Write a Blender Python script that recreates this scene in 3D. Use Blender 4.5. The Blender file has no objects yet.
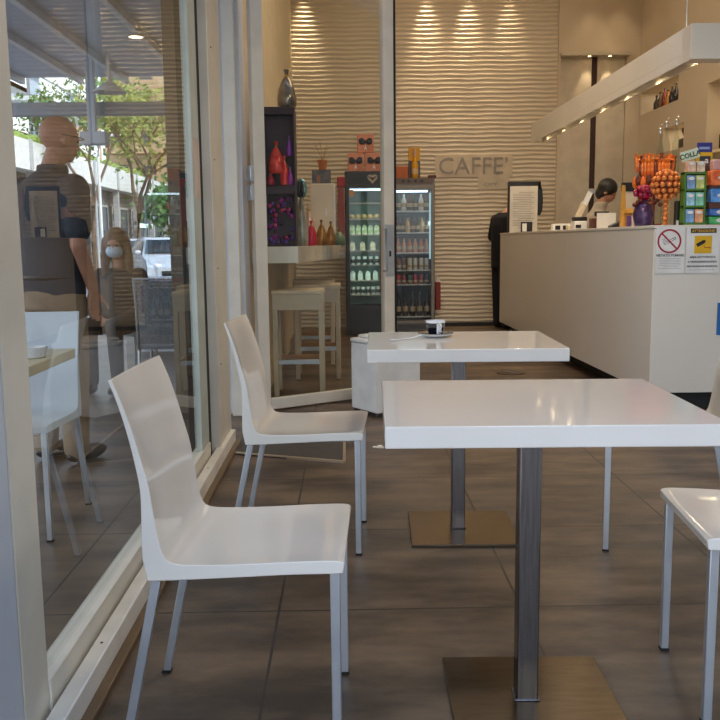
import bpy, bmesh, math, random
from mathutils import Vector, Matrix, Euler
random.seed(7)
PI = math.pi
scene = bpy.context.scene
COL = scene.collection

# ---------------- camera ----------------
def make_camera():
    p, r, yaw, f = .1358, .0109, .0147, 868.0
    fw = Vector((math.sin(yaw)*math.cos(p), math.cos(yaw)*math.cos(p), -math.sin(p)))
    rt = Vector((math.cos(yaw), -math.sin(yaw), 0)); dn = fw.cross(rt)
    rt2 = rt*math.cos(r)+dn*math.sin(r); dn2 = -rt*math.sin(r)+dn*math.cos(r)
    m = Matrix((rt2, -dn2, -fw)).transposed().to_4x4()
    m.translation = Vector((0, 0, 1.13))
    cd = bpy.data.cameras.new('camera'); cd.sensor_width = 36; cd.sensor_height = 36
    cd.lens = f*36/720; cd.clip_start = .05; cd.clip_end = 500
    c = bpy.data.objects.new('camera', cd); COL.objects.link(c); c.matrix_world = m
    scene.camera = c
make_camera()

# ---------------- world, sun, exposure ----------------
w = bpy.data.worlds.new('sky'); scene.world = w; w.use_nodes = True
wn = w.node_tree.nodes; wl = w.node_tree.links
bg = wn['Background']
geo = wn.new('ShaderNodeTexCoord'); sep = wn.new('ShaderNodeSeparateXYZ'); rmp = wn.new('ShaderNodeValToRGB')
wl.new(geo.outputs['Generated'], sep.inputs[0]); wl.new(sep.outputs['Z'], rmp.inputs[0]); wl.new(rmp.outputs[0], bg.inputs[0])
rmp.color_ramp.elements[0].color = (.90, .95, 1, 1); rmp.color_ramp.elements[1].color = (.45, .62, .95, 1)
rmp.color_ramp.elements[0].position = .05; rmp.color_ramp.elements[1].position = .9
bg.inputs[1].default_value = 2.3
sd = bpy.data.lights.new('sun', 'SUN'); sd.energy = 3.6; sd.angle = .02; sd.color = (1, .93, .82)
so = bpy.data.objects.new('sun', sd); COL.objects.link(so); so.rotation_euler = Vector((1, -.62, .85)).to_track_quat('Z', 'Y').to_euler()
scene.view_settings.view_transform = 'Standard'; scene.view_settings.look = 'None'
scene.view_settings.gamma = 1; scene.view_settings.use_curve_mapping = False
scene.view_settings.exposure = 0

def area(name, loc, size, energy, color, rot=(0, 0, 0), shape='RECTANGLE'):
    l = bpy.data.lights.new(name, 'AREA'); l.shape = shape; l.size = size[0]; l.size_y = size[1]
    l.energy = energy; l.color = color
    o = bpy.data.objects.new(name, l); COL.objects.link(o); o.location = loc; o.rotation_euler = rot
    return o
WARM = (1, .83, .64)
area('ceiling_light_front', (1.4, 7.4, 4.5), (2.6, 1.6), 68, WARM)
area('ceiling_light_back', (1.4, 10.0, 4.5), (2.8, 1.2), 14, WARM)

# ---------------- materials ----------------
def lin(c):
    return tuple((x/255/12.92 if x/255 <= .04045 else ((x/255+.055)/1.055)**2.4) for x in c)+(1,)
MATS = {}
def mat(name, rgb, rough=.5, metal=0, noise=None, bump=None, spec=.5, emit=None, coat=0, aniso=None):
    """noise=(scale, rgb2, detail) mixes a second colour; bump=(scale, strength)"""
    if name in MATS: return MATS[name]
    m = bpy.data.materials.new(name); m.use_nodes = True; MATS[name] = m
    n = m.node_tree.nodes; l = m.node_tree.links; b = n['Principled BSDF']
    b.inputs['Base Color'].default_value = lin(rgb); b.inputs['Roughness'].default_value = rough
    b.inputs['Metallic'].default_value = metal; b.inputs['Specular IOR Level'].default_value = spec
    b.inputs['Coat Weight'].default_value = coat; b.inputs['Coat Roughness'].default_value = .05
    tc = n.new('ShaderNodeTexCoord')
    if noise is None: noise = (6, tuple(max(0, c*.94) for c in rgb), 3)
    t = n.new('ShaderNodeTexNoise'); t.inputs['Scale'].default_value = noise[0]; t.inputs['Detail'].default_value = noise[2]
    mx = n.new('ShaderNodeMix'); mx.data_type = 'RGBA'
    mx.inputs[6].default_value = lin(rgb); mx.inputs[7].default_value = lin(noise[1])
    r = n.new('ShaderNodeValToRGB'); r.color_ramp.elements[0].position = .38; r.color_ramp.elements[1].position = .64
    l.new(tc.outputs['Object'], t.inputs['Vector']); l.new(t.outputs[0], r.inputs[0]); l.new(r.outputs[0], mx.inputs[0])
    l.new(mx.outputs[2], b.inputs['Base Color'])
    if aniso:
        mp = n.new('ShaderNodeMapping'); mp.inputs['Scale'].default_value = aniso
        l.new(tc.outputs['Object'], mp.inputs[0]); l.new(mp.outputs[0], t.inputs['Vector'])
    if bump:
        t2 = n.new('ShaderNodeTexNoise'); t2.inputs['Scale'].default_value = bump[0]; t2.inputs['Detail'].default_value = 4
        bp = n.new('ShaderNodeBump'); bp.inputs['Strength'].default_value = bump[1]; bp.inputs['Distance'].default_value = .01
        l.new(tc.outputs['Object'], t2.inputs['Vector']); l.new(t2.outputs[0], bp.inputs['Height']); l.new(bp.outputs[0], b.inputs['Normal'])
    if emit:
        b.inputs['Emission Color'].default_value = lin(emit[0]); b.inputs['Emission Strength'].default_value = emit[1]
    return m
def glass_mat(name, tint=(247, 249, 248), ior=1.5, rough=0.0):
    m = bpy.data.materials.new(name); m.use_nodes = True; MATS[name] = m
    n = m.node_tree.nodes; l = m.node_tree.links
    n.remove(n['Principled BSDF']); out = n['Material Output']
    tr = n.new('ShaderNodeBsdfTransparent'); tr.inputs[0].default_value = lin(tint)
    gl = n.new('ShaderNodeBsdfGlossy'); gl.inputs['Roughness'].default_value = rough
    fr = n.new('ShaderNodeFresnel'); fr.inputs[0].default_value = ior
    # fresnel of the outer face on both sides of a pane
    gm = n.new('ShaderNodeNewGeometry'); mm = n.new('ShaderNodeMath'); mm.operation = 'MULTIPLY'
    inv = n.new('ShaderNodeMath'); inv.operation = 'SUBTRACT'; inv.inputs[0].default_value = 1
    mi = n.new('ShaderNodeMixShader')
    l.new(gm.outputs['Backfacing'], inv.inputs[1]); l.new(fr.outputs[0], mm.inputs[0]); l.new(inv.outputs[0], mm.inputs[1])
    mul = n.new('ShaderNodeMath'); mul.operation = 'MULTIPLY'; mul.inputs[1].default_value = 1.15; mul.use_clamp = True
    l.new(mm.outputs[0], mul.inputs[0])
    l.new(mul.outputs[0], mi.inputs[0]); l.new(tr.outputs[0], mi.inputs[1]); l.new(gl.outputs[0], mi.inputs[2])
    l.new(mi.outputs[0], out.inputs[0])
    return m
def tile_mat():
    m = bpy.data.materials.new('floor_tile'); m.use_nodes = True; MATS['tile'] = m
    n = m.node_tree.nodes; l = m.node_tree.links; b = n['Principled BSDF']
    tc = n.new('ShaderNodeTexCoord'); mp = n.new('ShaderNodeMapping'); mp.inputs['Location'].default_value = (-.529, -2.558+.75, 0)
    l.new(tc.outputs['Object'], mp.inputs[0])
    br = n.new('ShaderNodeTexBrick'); br.offset = 0; br.squash = 1
    for k, v in (('Scale', 1), ('Brick Width', .75), ('Row Height', .75), ('Mortar Size', .0048), ('Mortar Smooth', .3), ('Bias', 0)): br.inputs[k].default_value = v
    br.inputs['Color1'].default_value = (.5, .5, .5, 1); br.inputs['Color2'].default_value = (.62, .62, .62, 1); br.inputs['Mortar'].default_value = (0, 0, 0, 1)
    l.new(mp.outputs[0], br.inputs[0])
    mp2 = n.new('ShaderNodeMapping'); mp2.inputs['Scale'].default_value = (1, 2.6, 1); l.new(tc.outputs['Object'], mp2.inputs[0])
    t = n.new('ShaderNodeTexNoise'); t.inputs['Scale'].default_value = 1.6; t.inputs['Detail'].default_value = 9; t.inputs['Roughness'].default_value = .62
    l.new(mp2.outputs[0], t.inputs[0])
    r = n.new('ShaderNodeValToRGB'); e = r.color_ramp.elements
    e[0].position = .38; e[0].color = lin((74, 60, 50)); e[1].position = .62; e[1].color = lin((136, 114, 92))
    l.new(t.outputs[0], r.inputs[0])
    # darker worn patch of scuffs in front
    t3 = n.new('ShaderNodeTexNoise'); t3.inputs['Scale'].default_value = 11; t3.inputs['Detail'].default_value = 8; l.new(mp2.outputs[0], t3.inputs[0])
    mul = n.new('ShaderNodeMix'); mul.data_type = 'RGBA'; mul.blend_type = 'MULTIPLY'; mul.inputs[0].default_value = .6
    l.new(r.outputs[0], mul.inputs[6]); l.new(t3.outputs[0], mul.inputs[7])
    mx = n.new('ShaderNodeMix'); mx.data_type = 'RGBA'; mx.inputs[6].default_value = lin((96, 84, 74)); 
    mx.inputs[7].default_value = lin((46, 38, 32))
    l.new(br.outputs['Fac'], mx.inputs[0]); l.new(mul.outputs[2], mx.inputs[6]); l.new(mx.outputs[2], b.inputs['Base Color'])
    rr = n.new('ShaderNodeMapRange'); rr.inputs['To Min'].default_value = .30; rr.inputs['To Max'].default_value = .55
    l.new(t3.outputs[0], rr.inputs[0]); l.new(rr.outputs[0], b.inputs['Roughness'])
    bp = n.new('ShaderNodeBump'); bp.inputs['Strength'].default_value = .35; bp.inputs['Distance'].default_value = .004; bp.invert = True
    l.new(br.outputs['Fac'], bp.inputs['Height']); l.new(bp.outputs[0], b.inputs['Normal'])
    return m

TILE = tile_mat()
GLASS = glass_mat('window_glass'); CLEAR = glass_mat('clear_glass', (240, 244, 242))
GREENGLASS = glass_mat('green_tinted_glass', (205, 232, 222))
PLASTIC = mat('glossy_white_plastic', (236, 231, 222), .12, noise=(4, (232, 227, 218), 2), coat=.5)
LAM = mat('glossy_white_laminate', (238, 232, 224), .14, noise=(3, (234, 228, 219), 2), coat=.4)
ALU = mat('satin_aluminium', (205, 210, 216), .32, .75, noise=(8, (190, 196, 204), 3))
STEEL = mat('brushed_steel', (132, 128, 128), .24, 1, noise=(14, (116, 112, 112), 4), aniso=(10, 10, .5))
BASEST = mat('brushed_base_plate', (118, 106, 90), .22, 1, noise=(9, (110, 98, 82), 4), aniso=(1, 8, 1))
CREAM = mat('cream_painted_metal', (226, 220, 206), .38, noise=(5, (216, 210, 196), 3))
GREYP = mat('grey_blue_paint', (206, 212, 222), .55, noise=(4, (198, 204, 215), 3))
WAVE = mat('wave_relief_paint', (212, 198, 174), .36, noise=(1.2, (206, 192, 168), 3))
WALLP = mat('beige_wall_paint', (206, 190, 165), .5, noise=(1.5, (200, 184, 158), 3))
COUNTER = mat('white_counter_lacquer', (228, 222, 212), .3, noise=(1, (224, 218, 208), 2))
DARK = mat('dark_recess', (30, 28, 28), .6)
BLACK = mat('black_plastic', (22, 22, 24), .35)
DKGREY = mat('dark_grey_metal', (58, 56, 56), .4)
RUBBER = mat('black_rubber', (25, 25, 25), .8)
GAP = mat('black_gasket', (18, 20, 22), .7)
BROWNM = mat('bronze_track', (120, 98, 72), .4, .3)
WHITE = mat('white_paint', (240, 240, 238), .45)
PAPER = mat('white_paper', (236, 234, 228), .7)
SKIN = mat('skin', (196, 150, 124), .55, noise=(20, (186, 138, 112), 3))
LAMP = mat('lamp_glow', (255, 230, 190), .5, emit=((255, 214, 150), 14))

# ---------------- mesh building ----------------
class MB:
    def __init__(s): s.bm = bmesh.new()
    def box(s, x0, x1, y0, y1, z0, z1, rz=0, c=None, m=None):
        M = Matrix.Diagonal((x1-x0, y1-y0, z1-z0, 1)); T = Matrix.Translation(((x0+x1)/2, (y0+y1)/2, (z0+z1)/2))
        X = T @ Matrix.Rotation(rz, 4, 'Z') @ M
        if m is not None: X = m @ X
        bmesh.ops.create_cube(s.bm, size=1, matrix=X); return s
    def cyl(s, x, y, z0, z1, r, r2=None, n=24, m=None):
        r2 = r if r2 is None else r2
        X = Matrix.Translation((x, y, (z0+z1)/2))
        if m is not None: X = m @ X
        bmesh.ops.create_cone(s.bm, cap_ends=True, segments=n, radius1=max(r, 1e-4), radius2=max(r2, 1e-4), depth=z1-z0, matrix=X); return s
    def ball(s, x, y, z, r, sc=(1, 1, 1), n=12, m=None):
        X = Matrix.Translation((x, y, z)) @ Matrix.Diagonal((sc[0], sc[1], sc[2], 1))
        if m is not None: X = m @ X
        bmesh.ops.create_uvsphere(s.bm, u_segments=n+4, v_segments=n, radius=r, matrix=X); return s
    def tube(s, pts, r, n=8, r2=None):
        pts = [Vector(p) for p in pts]; r2 = r if r2 is None else r2; rings = []
        for i, p in enumerate(pts):
            d = (pts[min(i+1, len(pts)-1)]-pts[max(i-1, 0)]).normalized()
            a = d.cross(Vector((0, 0, 1)));
            if a.length < .05: a = d.cross(Vector((1, 0, 0)))
            a.normalize(); b = d.cross(a); rr = r+(r2-r)*i/max(1, len(pts)-1)
            rings.append([s.bm.verts.new(p+(a*math.cos(2*PI*k/n)+b*math.sin(2*PI*k/n))*rr) for k in range(n)])
        for A, B in zip(rings, rings[1:]):
            for k in range(n): s.bm.faces.new((A[k], A[(k+1) % n], B[(k+1) % n], B[k]))
        s.bm.faces.new(rings[0][::-1]); s.bm.faces.new(rings[-1]); return s
    def lathe(s, prof, x=0, y=0, z=0, n=24, m=None):
        rings = []
        for r, h in prof:
            ring = []
            for k in range(n):
                v = Vector((x+max(r, 1e-4)*math.cos(2*PI*k/n), y+max(r, 1e-4)*math.sin(2*PI*k/n), z+h))
                ring.append(s.bm.verts.new(m @ v if m is not None else v))
            rings.append(ring)
        for A, B in zip(rings, rings[1:]):
            for k in range(n): s.bm.faces.new((A[k], A[(k+1) % n], B[(k+1) % n], B[k]))
        s.bm.faces.new(rings[0][::-1]); s.bm.faces.new(rings[-1]); return s
    def prism(s, poly, z0, z1, m=None):
        """poly in xy extruded z0..z1"""
        f = lambda p: (m @ Vector(p)) if m is not None else Vector(p)
        A = [s.bm.verts.new(f((p[0], p[1], z0))) for p in poly]; B = [s.bm.verts.new(f((p[0], p[1], z1))) for p in poly]
        n = len(poly); s.bm.faces.new(A[::-1]); s.bm.faces.new(B)
        for k in range(n): s.bm.faces.new((A[k], A[(k+1) % n], B[(k+1) % n], B[k]))
        return s
    def build(s, name, material, parent=None, loc=None, rz=0, bevel=0, smooth=False, seg=2):
        bmesh.ops.recalc_face_normals(s.bm, faces=s.bm.faces)
        me = bpy.data.meshes.new(name); s.bm.to_mesh(me); s.bm.free()
        me.materials.append(material)
        o = bpy.data.objects.new(name, me); COL.objects.link(o)
        if parent is not None: o.parent = parent
        if loc is not None: o.location = loc
        o.rotation_euler.z = rz
        if bevel:
            b = o.modifiers.new('bevel', 'BEVEL'); b.width = bevel; b.segments = seg; b.limit_method = 'ANGLE'; b.angle_limit = .6
        if smooth or bevel:
            me.shade_smooth()
            me.set_sharp_from_angle(angle=.7 if not bevel else .6)
        return o
def tag(o, label=None, cat=None, group=None, kind=None):
    if label: o['label'] = label
    if cat: o['category'] = cat
    if group: o['group'] = group
    if kind: o['kind'] = kind
    return o
def thing(name, label, cat, loc=(0, 0, 0), rz=0, group=None, kind=None):
    o = bpy.data.objects.new(name, None); COL.objects.link(o); o.location = loc; o.rotation_euler.z = rz
    o.empty_display_size = .1
    return tag(o, label, cat, group, kind)
def struct(name, mb, m, **k): return tag(mb.build(name, m, **k), kind='structure')
def copy_tree(o, parent=None, **kw):
    c = o.copy(); COL.objects.link(c); c.parent = parent
    for ch in list(o.children):
        if ch.name != c.name: copy_tree(ch, c)
    for k, v in kw.items():
        if k == 'loc': c.location = v
        elif k == 'rz': c.rotation_euler.z = v
        elif k == 'label': c['label'] = v
        elif k == 'group': c['group'] = v
    return c
def setmat(o, m):
    o.data = o.data.copy(); o.data.materials.clear(); o.data.materials.append(m)
XFRONT = Matrix.Rotation(PI/2, 4, 'X')      # text lying in xy -> upright, facing -Y
def text(name, s, size, m, parent, loc, rot=(PI/2, 0, 0), ext=.001, align='CENTER', offset=0, bold=0):
    cu = bpy.data.curves.new(name, 'FONT'); cu.body = s; cu.size = size; cu.extrude = ext; cu.align_x = align; cu.offset = bold
    cu.resolution_u = 3
    t = bpy.data.objects.new(name, cu); COL.objects.link(t)
    dg = bpy.context.evaluated_depsgraph_get(); dg.update()
    me = bpy.data.meshes.new_from_object(t.evaluated_get(dg)); bpy.data.objects.remove(t)
    me.materials.clear(); me.materials.append(m)
    o = bpy.data.objects.new(name, me); COL.objects.link(o); o.parent = parent; o.location = loc; o.rotation_euler = rot
    return o

# ================= SETTING =================
struct('floor', MB().box(-3.4, 4.6, -3, 13, -.08, 0), TILE)
GROUND = mat('street_asphalt', (142, 142, 142), .8, noise=(3, (128, 128, 128), 6))
struct('ground', MB().box(-120, 60, -60, 160, -.4, -.15), GROUND)
# wave relief wall
def wave_wall():
    bm = bmesh.new(); x0, x1, z0, z1 = -.66, 2.745, 0, 4.6; NX, NZ = 70, 800; rows = []
    for j in range(NZ+1):
        z = z0+(z1-z0)*j/NZ; row = []
        for i in range(NX+1):
            x = x0+(x1-x0)*i/NX
            ph = .35*math.sin(2*PI*x/.5+.9*math.sin(z*2.1))+.42*math.sin(2*PI*x/.44)*math.cos(PI*z/.0555)
            d = .0058*math.sin(2*PI*z/.0555+ph)
            row.append(bm.verts.new((x, 11.5-d, z)))
        rows.append(row)
    for A, B in zip(rows, rows[1:]):
        for i in range(NX): bm.faces.new((A[i], A[i+1], B[i+1], B[i]))
    v = [bm.verts.new(p) for p in ((x0, 11.6, z0), (x1, 11.6, z0), (x1, 11.6, z1), (x0, 11.6, z1))]; bm.faces.new(v[::-1])
    me = bpy.data.meshes.new('wall_back'); bm.to_mesh(me); bm.free(); me.materials.append(WAVE); me.shade_smooth()
    o = bpy.data.objects.new('wall_back', me); COL.objects.link(o); tag(o, kind='structure')
wave_wall()
struct('wall_back', MB().box(2.745, 3.9, 11.45, 11.6, 3.47, 4.6).box(3.62, 3.9, 11.45, 11.6, 0, 3.47).box(2.745, 2.78, 11.45, 11.6, 0, 3.47).box(2.745, 3.9, 11.6, 11.7, 0, 4.6), WALLP)
wr = MB()
# right wall with niches cut out (y0,y1,z0,z1)
NICH = [(10.12, 11.40, 2.69, 2.97), (9.92, 10.55, 2.14, 2.42), (6.2, 9.3, 1.35, 2.72)]
def wall_with_niches(mb, x, ys, zs, niches, th=.35):
    ysn = sorted(set([ys[0], ys[1]]+[n[0] for n in niches]+[n[1] for n in niches]))
    for a, b in zip(ysn, ysn[1:]):
        seg = sorted([(n[2], n[3]) for n in niches if n[0] <= a+1e-6 and n[1] >= b-1e-6]); z = zs[0]
        for s0, s1 in seg: mb.box(x, x+th, a, b, z, s0); z = s1
        mb.box(x, x+th, a, b, z, zs[1])
    mb.box(x+th, x+th+.05, ys[0], ys[1], zs[0], zs[1])
wall_with_niches(wr, 3.8, (5.9, 11.45), (0, 4.6), NICH)
struct('wall_right', wr, WALLP)
struct('wall_left', MB().box(-.76, -.66, 6.0, 11.6, 0, 4.6), mat('plain_beige_wall', (214, 194, 160), .5))
struct('wall_outer', MB().box(-1.15, -.76, 5.75, 12.0, 0, 4.6), mat('grey_outer_render', (128, 118, 104), .8, bump=(30, .3)))
struct('ceiling', MB().box(-.8, 4.3, 5.9, 11.7, 4.6, 4.7), WHITE)
struct('wall_front', MB().box(-.76, 4.3, 5.9, 6.02, 3.05, 4.7).box(3.6, 4.3, 5.6, 5.9, 0, 3.05), WALLP)
struct('trim_1', MB().box(-.86, -.66, 5.7, 6.0, 0, 3.05), GREYP, bevel=.004)
struct('trim_2', MB().box(-.758, -.684, 5.62, 5.70, 0, 3.05), CREAM, bevel=.004)
struct('baseboard_back', MB().box(1.2, 2.745, 11.44, 11.485, 0, .05), DARK)
struct('wall_sun_block', MB().box(4.6, 5.0, -9, 5.6, -.15, 8), mat('pale_sun_block', (206, 204, 198), .7))  # added unseen wall that keeps the sun off the veranda
# veranda roof
CEILG = mat('grey_awning_panel', (196, 210, 226), .5)
struct('ceiling', MB().box(-.8, 4.6, .9, 5.7, 2.95, 3.05).box(-3.3, -.8, .5, 9.0, 2.78, 2.84), CEILG)
BEAM = mat('roof_beam_grey', (236, 240, 244), .45)
for i, X in enumerate((-3.2, -2.62, -2.17, -1.58, -1.0)):
    struct('trim_%d' % (3+i), MB().box(X-.025, X+.025, .5, 9.0, 2.72, 2.78), BEAM)
struct('trim_8', MB().box(-3.4, -1.15, 8.0, 8.08, 2.27, 2.385), mat('end_frame_grey', (150, 160, 170), .5), bevel=.004)
struct('trim_9', MB().box(-3.4, -3.28, 8.0, 8.1, 0, 2.72), GREYP)
t = thing('post_heater', 'grey post hanging from the awning, ending in a small box', 'heater', (-2.22, 7.9, 2.0))
MB().box(-.035, .035, -.035, .035, .1, .72).build('post', GREYP, t, bevel=.003)
MB().box(-.10, .13, -.07, .07, 0, .11).build('housing', GREYP, t, bevel=.01)
t = thing('pendant_lamp', 'white cone pendant lamp hanging under the awning edge', 'lamp', (-2.03, 7.8, 2.43))
MB().lathe([(.012, .34), (.018, .1), (.03, .09), (.14, .01), (.145, 0), (.13, .004), (.02, .07)]).build('lamp_shade', WHITE, t, smooth=True)

for x, y, z_, e_, lb in ((.62, 2.9, 2.95, 13, 'added round fill lamp above the near table, out of view'), (1.3, 4.55, 2.95, 15, 'added round fill lamp above the rear table, out of view'), (-1.60, 7.0, 2.78, 2, 'small lit ceiling lamp under the awning outside the left window')):
    t = thing('ceiling_or_fill_lamp', lb, 'lamp', (x, y, z_))  # the two over the tables are added fill; the awning one is real
    MB().lathe([(.16, 0), (.16, -.02), (.145, -.03), (.14, 0)], n=32).build('rim', ALU, t, smooth=True)
    MB().cyl(0, 0, -.022, -.002, .14, n=32).build('diffuser', mat('lamp_diffuser', (255, 240, 220), .5, emit=((255, 226, 190), 5)), t)
    l = bpy.data.lights.new('ceiling_or_fill_glow', 'AREA'); l.shape = 'DISK'; l.size = .28; l.energy = e_; l.color = (1, .84, .66)
    o = bpy.data.objects.new('ceiling_or_fill_glow', l); COL.objects.link(o); o.parent = t; o.location = (0, 0, -.035)
    if x < 0: t.scale = (.38, .38, .38); t.location.z = 2.72

# ---- big left glazing: window_1
win = thing('window_1', None, None, (0, 0, 0), kind='structure')
MB().box(-.726, -.716, 1.93, 4.1, .12, 2.70).build('glass_pane', GLASS, win)
MB().box(-.752, -.695, 1.90, 4.30, .035, .135).build('bottom_rail', CREAM, win, bevel=.003)
MB().box(-.738, -.702, 4.10, 4.30, .135, 2.74).build('side_stile', mat('pale_green_grey_frame', (196, 204, 196), .35), win, bevel=.003)
MB().box(-.752, -.700, 1.755, 1.90, .0, 2.74).build('side_stile', CREAM, win, bevel=.003)
MB().box(-.80, -.71, 4.30, 4.42, .02, 2.76).build('gasket', GAP, win)
MB().box(-.695, -.686, 1.86, 4.42, .02, .06).build('gasket', GAP, win)
MB().box(-.75, -.664, 4.42, 4.86, .0, 2.78).build('jamb', CREAM, win, bevel=.004)
MB().box(-.686, -.642, 1.80, 4.86, .0, .078).build('sill', mat('white_sill', (240, 236, 226), .35), win, bevel=.004)
MB().box(-.642, -.612, 1.80, 4.86, .0, .018).build('track', BROWNM, win, bevel=.003)
MB().box(-.76, -.64, 1.80, 4.86, 2.74, 2.80).build('head_rail', CREAM, win)
sc = MB()
for y in (2.2, 2.75, 3.4, 4.0): sc.cyl(-.664, y, .078, .0795, .004, n=8)
for z in (.5, 1.0, 1.55, 2.1): sc.ball(-.663, 4.52, z, .004, n=6)
sc.build('screws', DKGREY, win)
MB().box(-.7015, -.700, 4.12, 4.29, 1.34, 1.62).build('pinkish_patch', mat('pinkish_matt', (214, 200, 188), .7), win)  # flat pinkish rectangle on the far stile
struct('trim_10', MB().box(-1.0, -.70, 1.0, 1.744, 0, 2.95), GREYP)
struct('trim_11', MB().box(-.76, -.706, 1.745, 1.754, 0, 2.8), GAP)

# ---- entrance door leaf: door_1 (stands ajar)
ang = math.atan2(.34, .525)
door = thing('door_1', None, None, (-.600, 5.74, 0), ang, kind='structure')
DL = 1.12
MB().box(.05, DL-.05, -.005, .005, .07, 2.92).build('glass_pane', GLASS, door)
MB().box(0, .085, -.025, .025, .02, 2.98).build('side_stile', CREAM, door, bevel=.003)
MB().box(DL-.09, DL, -.025, .025, .02, 2.98).build('side_stile', CREAM, door, bevel=.003)
MB().box(.085, DL-.09, -.025, .025, .012, .085).build('bottom_rail', CREAM, door, bevel=.003)
MB().box(.085, DL-.09, -.025, .025, 2.88, 2.98).build('top_rail', CREAM, door, bevel=.003)
MB().box(DL-.004, DL+.012, -.03, .03, .02, 2.98).build('gasket', GAP, door)
MB().box(-.03, .0, -.03, .03, 1.52, 1.62).box(-.03, .0, -.03, .03, 1.40, 1.50).build('hinge', ALU, door, bevel=.004)
hd = MB().box(DL-.085, DL-.01, -.033, -.025, .88, 1.25).build('lock_plate', ALU, door, bevel=.002)
MB().tube([(DL-.10, -.03, 1.22), (DL-.12, -.09, 1.22), (DL-.12, -.09, .92), (DL-.10, -.03, .92)], .011).build('handle', ALU, door, smooth=True)
MB().box(DL-.055, DL-.04, -.036, -.033, 1.02, 1.06).build('lock_cylinder', BLACK, door)

# ---- back doors behind the bar
PANEL = mat('beige_door_panel', (206, 194, 172), .35)
d2 = thing('door_2', None, None, (2.78, 11.48, 0), kind='structure')
MB().box(0, .40, 0, .05, .02, 3.44).build('leaf', PANEL, d2, bevel=.003)
MB().box(-.008, .0, -.012, 0, 2.3, 2.6).build('handle', DARK, d2)
MB().box(.008, .018, -.012, 0, .8, 1.25).build('handle', DARK, d2)
MB().box(.40, .475, .02, .06, 0, 3.44).build('gap_strip', mat('dark_brown_gap', (60, 36, 28), .6), d2)
MB().box(.40, .475, .0, .02, 1.72, 1.78).build('lock', ALU, d2)
d3 = thing('door_3', None, None, (3.255, 11.48, 0), kind='structure')
MB().box(0, .36, 0, .05, .02, 3.44).build('leaf', PANEL, d3, bevel=.003)
struct('trim_12', MB().box(2.76, 3.64, 11.43, 11.46, 3.44, 3.475), DARK)
def downlight(x, y, z, energy, label, group, spot=1.1, tilt=(0, 0), r=.035, blend=.6):
    t = thing('downlight', label, 'light', (x, y, z), group=group)
    MB().lathe([(r*1.35, 0), (r*1.35, -.006), (r, -.008), (r*.9, 0)]).build('trim_ring', ALU, t, smooth=True)
    MB().cyl(0, 0, -.004, 0, r*.88).build('lamp', LAMP, t)
    l = bpy.data.lights.new('downlight_glow', 'SPOT'); l.energy = energy; l.color = (1, .78, .5); l.spot_size = spot; l.spot_blend = blend; l.shadow_soft_size = .02
    o = bpy.data.objects.new('downlight_glow', l); COL.objects.link(o); o.location = (0, 0, -.015); o.rotation_euler = (tilt[0], tilt[1], 0); o.parent = t
    return t
for x, s in ((2.78+.34, 'left'), (2.78+.60, 'right')):
    downlight(x, 11.38, 3.43, 9, 'small round downlight over the %s tall beige door panel' % s, None, .9, (.12, 0), .025)
struct('trim_13', MB().box(2.76, 3.64, 11.34, 11.47, 3.432, 3.475), PANEL)
for x, lb in ((-.5, 'first recessed spot over the wave wall, seen through the door glass'), (1.07, 'recessed spot over the wave wall nearest the glass door'), (1.6, 'middle recessed spot over the wave wall'), (2.12, 'recessed spot over the wave wall nearest the tall doors')):
    downlight(x, 11.33, 4.6, 150 if x != 2.12 else 90, lb, None, .62, (.06, 0), blend=1)
for x in (3.15, 3.5): downlight(x, 11.1, 4.6, 14, 'ceiling spot above the tall beige doors, %s one' % ('left' if x < 3.3 else 'right'), None, .8, (.15, 0))

# ---- door mat
t = thing('door_mat', 'dark recessed door mat with a thin metal rim before the glass door', 'mat', (0, 0, 0))
MB().prism([(-.62, 4.57), (-.03, 4.35), (-.03, 5.6), (-.62, 5.6)], 0.0005, .006).build('mat', mat('dark_mat', (66, 62, 60), .5, bump=(80, .5)), t)
MB().prism([(-.63, 4.575), (-.02, 4.345), (-.015, 4.365), (-.625, 4.595)], .0005, .012).prism([(-.03, 4.36), (-.015, 4.36), (-.015, 5.6), (-.03, 5.6)], .0005, .012).build('rim', mat('pale_metal_rim', (210, 190, 165), .3, .6), t)
t = thing('floor_hatch', 'round dark metal floor hatch in the tiles before the counter', 'hatch', (1.40, 7.33, 0))
MB().cyl(0, 0, .0005, .006, .125, n=32).build('cover', mat('hatch_metal', (92, 74, 60), .3, .6), t, bevel=.002)
MB().box(-.004, .004, -.09, .09, .006, .009, rz=.6).build('handle', ALU, t)
tag(MB().box(-.012, .012, -.03, .03, .0005, .006, rz=1.2).box(.0, .02, .005, .03, .004, .009, rz=.4).build('paper_scrap', PAPER, loc=(.165, 4.68, 0)), 'crumpled white paper scrap on the floor tiles beside the rear table', 'paper')

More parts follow.
